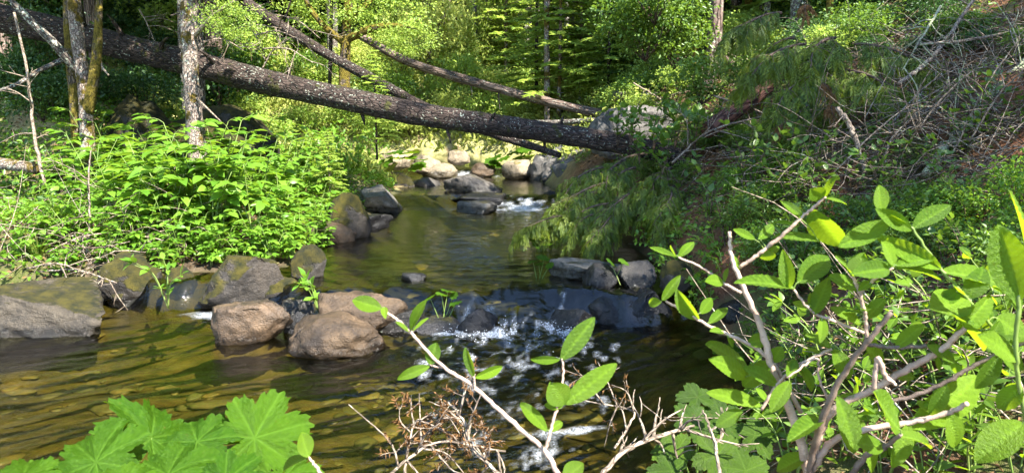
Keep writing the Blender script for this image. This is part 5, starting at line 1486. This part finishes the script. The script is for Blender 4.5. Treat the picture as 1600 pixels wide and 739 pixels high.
dead_branch('dead_branch', [W(1180, 210, 6.5), W(1300, 205, 6.0), W(1420, 235, 5.4)], [0.010, 0.010, 0.006], 'twig', 'long thin grey branch below the cedar boughs', 8, 0.45, 11)
dead_branch('dead_branch', [W(1470, 10, 5.6), W(1440, 60, 5.4), W(1410, 110, 5.3)], [0.010, 0.008, 0.004], 'twig_lichen', 'lichened thin branch hanging near the top right', 9, 0.35, 12)
dead_branch('dead_branch', [W(990, 130, 11.5), W(1040, 160, 11.0), W(1080, 190, 10.4)], [0.014, 0.012, 0.008], 'twig', 'pale dead branch on top of the weathered boulder', 8, 0.5, 13)
for i in range(26):
    px, py = RNG.uniform(1040, 1600), RNG.uniform(60, 330)
    p = hit(px, py) + np.array([0, 0, RNG.uniform(0.03, 0.2)])
    a = RNG.uniform(-0.9, 1.2); L = RNG.uniform(0.4, 1.1)
    d = np.array([math.cos(a), RNG.uniform(-0.5, 0.5), math.sin(a) * 0.9]) * L
    dead_branch('dead_branch', [p, p + d * 0.5 + np.array([0, 0, 0.08]), p + d], [0.007, 0.006, 0.003], ['twig', 'twig', 'twig_dark'][i % 3], 'thin dead branch in the brushwood on the right slope', 6, 0.4, 20 + i, 'brushwood branches')
for i in range(9):
    px, py = RNG.uniform(0, 200), RNG.uniform(375, 440)
    p = hit(px, py) + np.array([0, 0, 0.05])
    a = RNG.uniform(-0.3, 0.6); L = RNG.uniform(0.4, 0.9)
    d = np.array([math.cos(a), RNG.uniform(-0.4, 0.6), 0.35 * math.sin(a)]) * L
    dead_branch('dead_branch', [p, p + d * 0.5 + np.array([0, 0, 0.06]), p + d], [0.008, 0.007, 0.004], 'twig', 'dry stick lying on the left bank above the flat rock', 4, 0.3, 60 + i, 'sticks on the left bank')
dead_branch('dead_branch', [W(70, 290, 7.2), W(52, 200, 7.3), W(45, 130, 7.35), W(22, 20, 7.4)], [0.018, 0.016, 0.014, 0.012], 'twig', 'thin crooked pale stem left of the mossy twin trunk', 6, 0.4, 80)
dead_branch('dead_branch', [W(132, 408, 5.9), W(140, 350, 5.9), W(138, 280, 5.95), W(142, 235, 6.0)], [0.010, 0.009, 0.008, 0.004], 'twig', 'thin brown bare stem in front of the bright bush', 4, 0.3, 81)
dead_branch('dead_branch', [W(330, 60, 9.2), W(390, 40, 9.1), W(440, 45, 9.0)], [0.012, 0.01, 0.005], 'twig', 'bleached branch above the long log right of the blotched trunk', 6, 0.5, 82)
for i in range(12):
    px, py = RNG.uniform(180, 440), RNG.uniform(10, 110)
    p = W(px, py, RNG.uniform(8.6, 10.2)); a = RNG.uniform(-1.2, 0.8); L = RNG.uniform(0.4, 1.0)
    d = np.array([math.cos(a), RNG.uniform(-0.4, 0.3), math.sin(a)]) * L
    dead_branch('dead_branch', [p, p + d * 0.5 + np.array([0, 0, 0.08]), p + d], [0.010, 0.008, 0.004], 'twig', 'bleached dead branch caught on the long log at left', 5, 0.4, 90 + i, 'branches caught on the log')

def tangle(n, reg, name, label, mat):
    mb = MB()
    for i in range(n):
        p = hit(RNG.uniform(*reg[0]), RNG.uniform(*reg[1])) + np.array([0, 0, RNG.uniform(0.01, 0.28)])
        if float(sdist(p[0:1], p[1:2])[0]) > -0.1: continue
        L = RNG.uniform(0.15, 0.7); a = RNG.uniform(0, 6.28)
        d = np.array([math.cos(a), math.sin(a), RNG.normal(0.1, 0.45)]) * L
        bow = RNG.normal(0, 0.14 * L, 3)
        mb.tube([p, p + d * 0.5 + bow, p + d], [0.0035, 0.003, 0.0012], 3, 7, cap=False)
    tag(obj(name, mb.mesh(name, M[mat])), label, kind='stuff')
tangle(850, ((1050, 1600), (60, 330)), 'brushwood', 'grey tangle of fine dead twigs on the right slope', 'twig')
tangle(260, ((1030, 1600), (0, 330)), 'brushwood', 'dark tangle of fine twigs on the right slope', 'twig_dark')
tangle(160, ((0, 330), (300, 440)), 'brushwood', 'dry twigs littering the left bank', 'twig')
tangle(160, ((1150, 1600), (560, 735)), 'brushwood', 'dry twigs under the alder at the near right', 'twig')

# ------------------------------------------------------------------ alder in the near right, and the near centre twig
def twig_part(root, base, pts, r, mat):
    P = smooth_path(np.array(pts) - base, 8 * len(pts))
    rg = np.random.default_rng(int(abs(pts[0][0]) * 1000) % 9999)
    rad = np.interp(np.linspace(0, 1, len(P)), np.linspace(0, 1, len(r)), r) * (1 + 0.10 * np.maximum(0, rg.normal(0, 1, len(P))))
    P[1:-1] += rg.normal(0, 0.0009, (len(P) - 2, 3))
    mb = MB(); mb.tube(P, rad, 9)
    bo = obj('branch', mb.mesh('branch', M[mat]), root)
    return P + base, bo

def near_shrub(name, label, base, branches, leaves, extra, cat, seed):
    rg = np.random.default_rng(seed)
    base = np.array(base); root = empty(name, base); tag(root, label, cat)
    paths, bobj = [], []
    for (pl, Y, rp, mat) in branches:
        Ys = np.linspace(Y[0], Y[1], len(pl))
        pts = [W(x, y, yy) for (x, y), yy in zip(pl, Ys)]
        rad = [px_r(q * 0.6, pts[0]) for q in rp]
        pp, bo = twig_part(root, base, pts, rad, mat)
        paths.append(pp); bobj.append(bo)
    allp = np.concatenate(paths); owner = np.concatenate([np.full(len(q), i) for i, q in enumerate(paths)])
    scr = np.array([[800 + FPX * (q - CAM)[0] / np.dot(q - CAM, FWD), 369.5 - FPX * np.dot(q - CAM, UPV) / np.dot(q - CAM, FWD)] for q in allp])
    for (bx_, by_, tx, ty, wp) in leaves:
        k = int(np.argmin((scr[:, 0] - bx_) ** 2 + (scr[:, 1] - by_) ** 2))
        Y = allp[k][1]
        b = W(bx_, by_, Y); e = W(tx, ty, Y + rg.uniform(-0.035, 0.035))
        L = np.linalg.norm(e - b); wpx = wp / max(1, math.hypot(tx - bx_, ty - by_))
        nrm = np.array([rg.normal(0, 0.6), -0.9, 0.75 + rg.normal(0, 0.5)])
        d = e - b
        me = LEAF_ALDER[int(rg.integers(7))]
        bo = bobj[int(owner[k])]
        obj('leaf', me, bo, M=leafM(b - base, d, nrm, L * 1.04, np.clip(wpx / 0.62, 0.55, 1.4)))
        if np.linalg.norm(allp[k] - b) > 0.004:
            mb = MB(); mb.tube([allp[k] - base, (allp[k] + b) / 2 - base + np.array([0, 0, 0.004]), b - base + unit(d) * 0.004], [0.0014, 0.0011, 0.0009], 5, 6, cap=False)
            obj('stalk', mb.mesh('stalk', M['stem_green']), bo)
    for (path_i, n, Lr) in extra:
        Q = paths[path_i]
        for j in range(n):
            k = rg.integers(len(Q) // 4, len(Q)); b = Q[k]
            d = unit(rg.normal(size=3) * np.array([1, 0.7, 0.8]) + np.array([0, 0, 0.15]))
            obj('leaf', LEAF_ALDER[int(rg.integers(5))], bobj[path_i], M=leafM(b - base, d, np.array([rg.normal(0, .4), -0.6, 1.0]), rg.uniform(*Lr), rg.uniform(0.8, 1.2)))
            obj('bud', BUD, bobj[path_i], M=leafM(b - base, d + rg.normal(0, .3, 3), np.array([0, -1, 1.0]), 0.012))
    return root

V_, F_ = ICO[2]
BUD = mesh_np('bud', V_ * np.array([0.25, 0.5, 0.25]) + np.array([0, 0.45, 0]), [F_], M['stem_green'])
A, D_, G_ = 'alder_bark', 'alder_bark_dark', 'stem_green'
gb = on_ground(0.62, 1.35)
near_shrub('alder_shrub', 'alder shrub with large pleated leaves and pale branches in the near right', gb, [
    ([(1255, 1150), (1262, 850), (1262, 739), (1240, 655), (1210, 585), (1188, 510), (1158, 440), (1143, 400), (1140, 362)], (1.4, 1.5), (13, 12, 11, 9, 7, 5, 4), A),
    ([(1156, 418), (1190, 394), (1225, 365), (1262, 332), (1290, 308)], (1.49, 1.42), (5, 5, 4.5, 4, 3), A),
    ([(1158, 458), (1130, 442), (1100, 420), (1060, 402)], (1.49, 1.55), (4, 3.5, 3, 2.5), A),
    ([(1262, 760), (1272, 700), (1290, 640), (1318, 585), (1350, 540), (1393, 488)], (1.38, 1.25), (9, 9, 8, 7, 6, 6), D_),
    ([(1268, 720), (1295, 648), (1365, 608), (1420, 575), (1462, 552), (1515, 508)], (1.38, 1.22), (12, 9, 8, 8, 7, 6), A),
    ([(1356, 536), (1352, 495), (1342, 455), (1332, 430)], (1.30, 1.30), (6, 5, 4.5, 3.5), A),
    ([(1344, 458), (1368, 435), (1395, 418)], (1.30, 1.28), (4, 4, 3), A),
    ([(1356, 538), (1400, 543), (1448, 540)], (1.29, 1.25), (5, 5, 5), D_),
    ([(1390, 628), (1450, 610), (1510, 578), (1560, 552), (1640, 520)], (1.3, 1.2), (5, 5, 5, 5, 5), D_),
    ([(1266, 735), (1300, 690), (1345, 672), (1420, 660), (1480, 645), (1512, 630)], (1.38, 1.25), (11, 8, 7, 7, 6, 5), A),
    ([(1290, 800), (1345, 720), (1380, 700), (1408, 678)], (1.2, 1.1), (8, 7, 6, 4), D_),
    ([(1660, 900), (1600, 640), (1588, 560), (1592, 470), (1604, 400)], (1.15, 1.15), (8, 6, 5, 5, 4), G_),
    ([(1560, 520), (1510, 465), (1470, 420), (1425, 358), (1405, 335)], (1.25, 1.3), (4, 4, 4, 3.5, 3), G_),
    ([(1252, 645), (1205, 565), (1165, 535), (1120, 515), (1075, 490), (1040, 470)], (1.45, 1.5), (6, 5, 4.5, 4, 3.5, 3), A),
    ([(1350, 520), (1300, 500), (1270, 488), (1240, 452)], (1.3, 1.33), (4, 4, 3.5, 3), A),
    ([(1190, 640), (1215, 600), (1250, 570), (1300, 545)], (1.42, 1.4), (4, 4, 4, 4), A),
    ([(1300, 640), (1280, 590), (1275, 560), (1230, 590)], (1.36, 1.36), (3, 3, 3, 2.5), A),
    ([(1365, 608), (1372, 560), (1385, 590), (1400, 600)], (1.28, 1.26), (7, 6, 6, 4), A)],
    [(1288, 308, 1296, 278, 14), (1287, 308, 1262, 292, 20), (1290, 310, 1322, 316, 12), (1255, 342, 1226, 314, 18), (1240, 352, 1210, 344, 12), (1180, 374, 1145, 362, 18), (1184, 374, 1212, 350, 16), (1186, 400, 1222, 386, 14),
     (1186, 402, 1208, 400, 14), (1058, 402, 1016, 392, 14), (1057, 402, 1052, 382, 8), (1060, 402, 1084, 378, 14), (1132, 442, 1136, 416, 10), (1130, 441, 1112, 434, 12), (1034, 470, 1062, 431, 20), (1034, 472, 1010, 473, 18),
     (1092, 500, 1058, 454, 30), (1094, 490, 1112, 466, 18), (1108, 506, 1136, 488, 18), (1268, 326, 1312, 386, 42), (1282, 378, 1212, 364, 26), (1242, 452, 1158, 432, 24), (1232, 450, 1226, 402, 26), (1246, 442, 1294, 404, 40), (1270, 492, 1294, 436, 36),
     (1425, 360, 1362, 326, 26), (1378, 332, 1368, 292, 38), (1426, 357, 1484, 320, 34), (1392, 346, 1310, 388, 38), (1396, 416, 1384, 376, 38), (1398, 416, 1462, 398, 30), (1398, 420, 1478, 424, 28), (1390, 420, 1332, 428, 30), (1342, 456, 1300, 428, 34),
     (1592, 472, 1556, 352, 62), (1604, 402, 1584, 300, 36), (1470, 424, 1584, 446, 44), (1512, 466, 1452, 492, 54), (1488, 524, 1562, 462, 40), (1556, 495, 1610, 534, 50), (1536, 548, 1490, 494, 34), (1540, 546, 1592, 528, 30), (1538, 540, 1562, 502, 40), (1470, 420, 1380, 372, 40),
     (1420, 668, 1550, 596, 56), (1406, 672, 1350, 618, 50), (1334, 708, 1318, 626, 42), (1398, 682, 1468, 686, 24), (1380, 700, 1345, 690, 26), (1600, 660, 1528, 712, 70), (1190, 634, 1108, 612, 26), (1170, 580, 1112, 532, 30), (1165, 590, 1130, 560, 22), (1168, 536, 1200, 530, 26),
     (1205, 566, 1160, 600, 34), (1206, 566, 1222, 540, 24), (1345, 505, 1300, 480, 30), (1345, 530, 1395, 585, 40), (1352, 498, 1385, 470, 30), (1300, 545, 1262, 520, 26), (1302, 545, 1330, 590, 34), (1250, 572, 1275, 610, 26), (1235, 595, 1205, 640, 30), (1290, 650, 1232, 690, 34),
     (1400, 545, 1440, 505, 30), (1448, 540, 1500, 560, 26), (1480, 600, 1455, 650, 28), (1560, 552, 1530, 610, 36), (1562, 552, 1600, 575, 30), (1588, 565, 1540, 520, 40), (1596, 600, 1560, 640, 44), (1330, 432, 1350, 398, 28), (1332, 430, 1308, 402, 26), (1512, 466, 1540, 425, 34), (1143, 400, 1165, 425, 18),
     (1215, 602, 1175, 572, 22), (1230, 590, 1245, 560, 20), (1160, 640, 1120, 665, 24), (1345, 672, 1380, 735, 44), (1420, 660, 1400, 730, 36), (1480, 645, 1500, 700, 40), (1262, 710, 1215, 735, 34)],
    [(4, 3, (0.03, 0.05)), (5, 3, (0.03, 0.05)), (8, 3, (0.04, 0.07)), (9, 3, (0.03, 0.06)), (11, 3, (0.05, 0.08)), (12, 3, (0.04, 0.06)), (13, 4, (0.025, 0.045)), (14, 4, (0.03, 0.05)), (15, 4, (0.025, 0.045)), (6, 3, (0.03, 0.05))], 'shrub', 3)
near_shrub('alder_twig', 'slender alder twig with young bright leaves reaching in at the bottom centre', W(915, 800, 1.35), [
    ([(915, 800), (872, 739), (850, 702), (792, 652), (740, 604), (692, 572), (656, 535), (628, 506), (600, 484)], (1.35, 1.5), (8, 7, 6.5, 6, 5, 4.5, 4, 3.5, 3), A),
    ([(853, 700), (860, 672), (872, 630), (880, 592), (878, 560)], (1.37, 1.4), (4.5, 4, 3.5, 3, 2.5), A),
    ([(742, 606), (741, 596), (741, 588)], (1.42, 1.42), (3, 2.5, 2), A),
    ([(692, 574), (680, 572), (672, 570)], (1.45, 1.45), (3, 2.5, 2), A),
    ([(655, 535), (648, 526), (642, 516)], (1.47, 1.47), (3, 2.5, 2), A)],
    [(597, 482, 556, 470, 26), (600, 480, 601, 492, 8), (641, 516, 664, 470, 18), (640, 517, 616, 508, 18), (645, 517, 670, 502, 10), (672, 570, 681, 536, 26), (672, 572, 621, 590, 24), (741, 590, 733, 544, 20), (742, 590, 784, 573, 20),
     (877, 562, 926, 499, 36), (875, 561, 832, 563, 16), (882, 632, 961, 570, 30), (882, 632, 864, 601, 32), (880, 634, 852, 632, 14), (855, 674, 816, 629, 18), (856, 674, 882, 656, 16), (880, 750, 910, 724, 34)],
    [], 'twig', 5)
near_shrub('alder_twig', 'short alder twig with two pale leaves beside the big lobed leaves', W(540, 800, 1.3), [
    ([(540, 800), (505, 745), (483, 714)], (1.3, 1.35), (6, 5, 3), A)], [(482, 714, 468, 676, 32), (480, 716, 430, 730, 20)], [], 'twig', 6)

# broad-leaved undergrowth below the alder
UG = [opposite_plant(600 + i, 0.42, 5, 0.062, [LEAF_ALDER[0], LEAF_ALDER[3], LEAF_SHRUB[1]], 'stem_green', 4) for i in range(3)]
spots = []
for i, (px, py) in enumerate([(1210, 560), (1250, 600), (1300, 560), (1350, 600), (1420, 570), (1480, 600), (1540, 620), (1580, 560), (1200, 640), (1240, 700), (1310, 660), (1380, 690), (1450, 720), (1520, 700), (1590, 690), (1330, 500), (1400, 510), (1480, 510), (1560, 500), (1170, 700)]):
    spots.append((hit(px, py + 60), RNG.uniform(0.75, 1.1)))
for o_ in UG:
    pass
place_all(UG, spots, 'broad-leaved dark green plant', 'plant', 'undergrowth below the alder', [
    (lambda x, y: x < 1280, 'under the left stems of the near alder'), (lambda x, y: x < 1440, 'under the middle of the near alder'), (lambda x, y: True, 'under the right side of the near alder')])

# dead twigs with rusty needles in the bottom centre
dead_branch('dead_branch', [W(800, 760, 2.1), W(740, 700, 2.15), W(725, 660, 2.2), W(700, 628, 2.25)], [0.007, 0.006, 0.005, 0.003], 'twig', 'dead twig with rusty needles at the bottom centre left of the alder twig', 12, 0.22, 201, needles=14)
dead_branch('dead_branch', [W(590, 760, 2.1), W(640, 715, 2.15), W(690, 690, 2.2), W(790, 705, 2.2)], [0.005, 0.005, 0.004, 0.003], 'twig', 'low dead twig with rusty needles crossing the bottom centre', 12, 0.2, 202, needles=14)
dead_branch('dead_branch', [W(630, 750, 2.1), W(640, 690, 2.2), W(655, 655, 2.25), W(720, 640, 2.3)], [0.005, 0.004, 0.003, 0.002], 'twig', 'hooked dead twig with hanging brown needles over the pool', 9, 0.2, 203, needles=16)
dead_branch('dead_branch', [W(925, 760, 2.0), W(975, 705, 2.1), W(1040, 678, 2.2), W(1085, 665, 2.25)], [0.008, 0.008, 0.007, 0.004], 'twig', 'bare grey branch at the bottom right of centre', 9, 0.22, 204)
dead_branch('dead_branch', [W(960, 700, 2.1), W(985, 660, 2.2), W(985, 640, 2.25), W(910, 625, 2.3)], [0.004, 0.004, 0.003, 0.002], 'twig', 'thin bent bare twig over the pool right of the alder leaves', 5, 0.15, 205, needles=4)
dead_branch('dead_branch', [W(1128, 760, 1.9), W(1116, 690, 2.0), W(1098, 640, 2.05)], [0.006, 0.005, 0.003], 'twig', 'upright grey twig in front of the dark lobed leaves', 3, 0.12, 206)
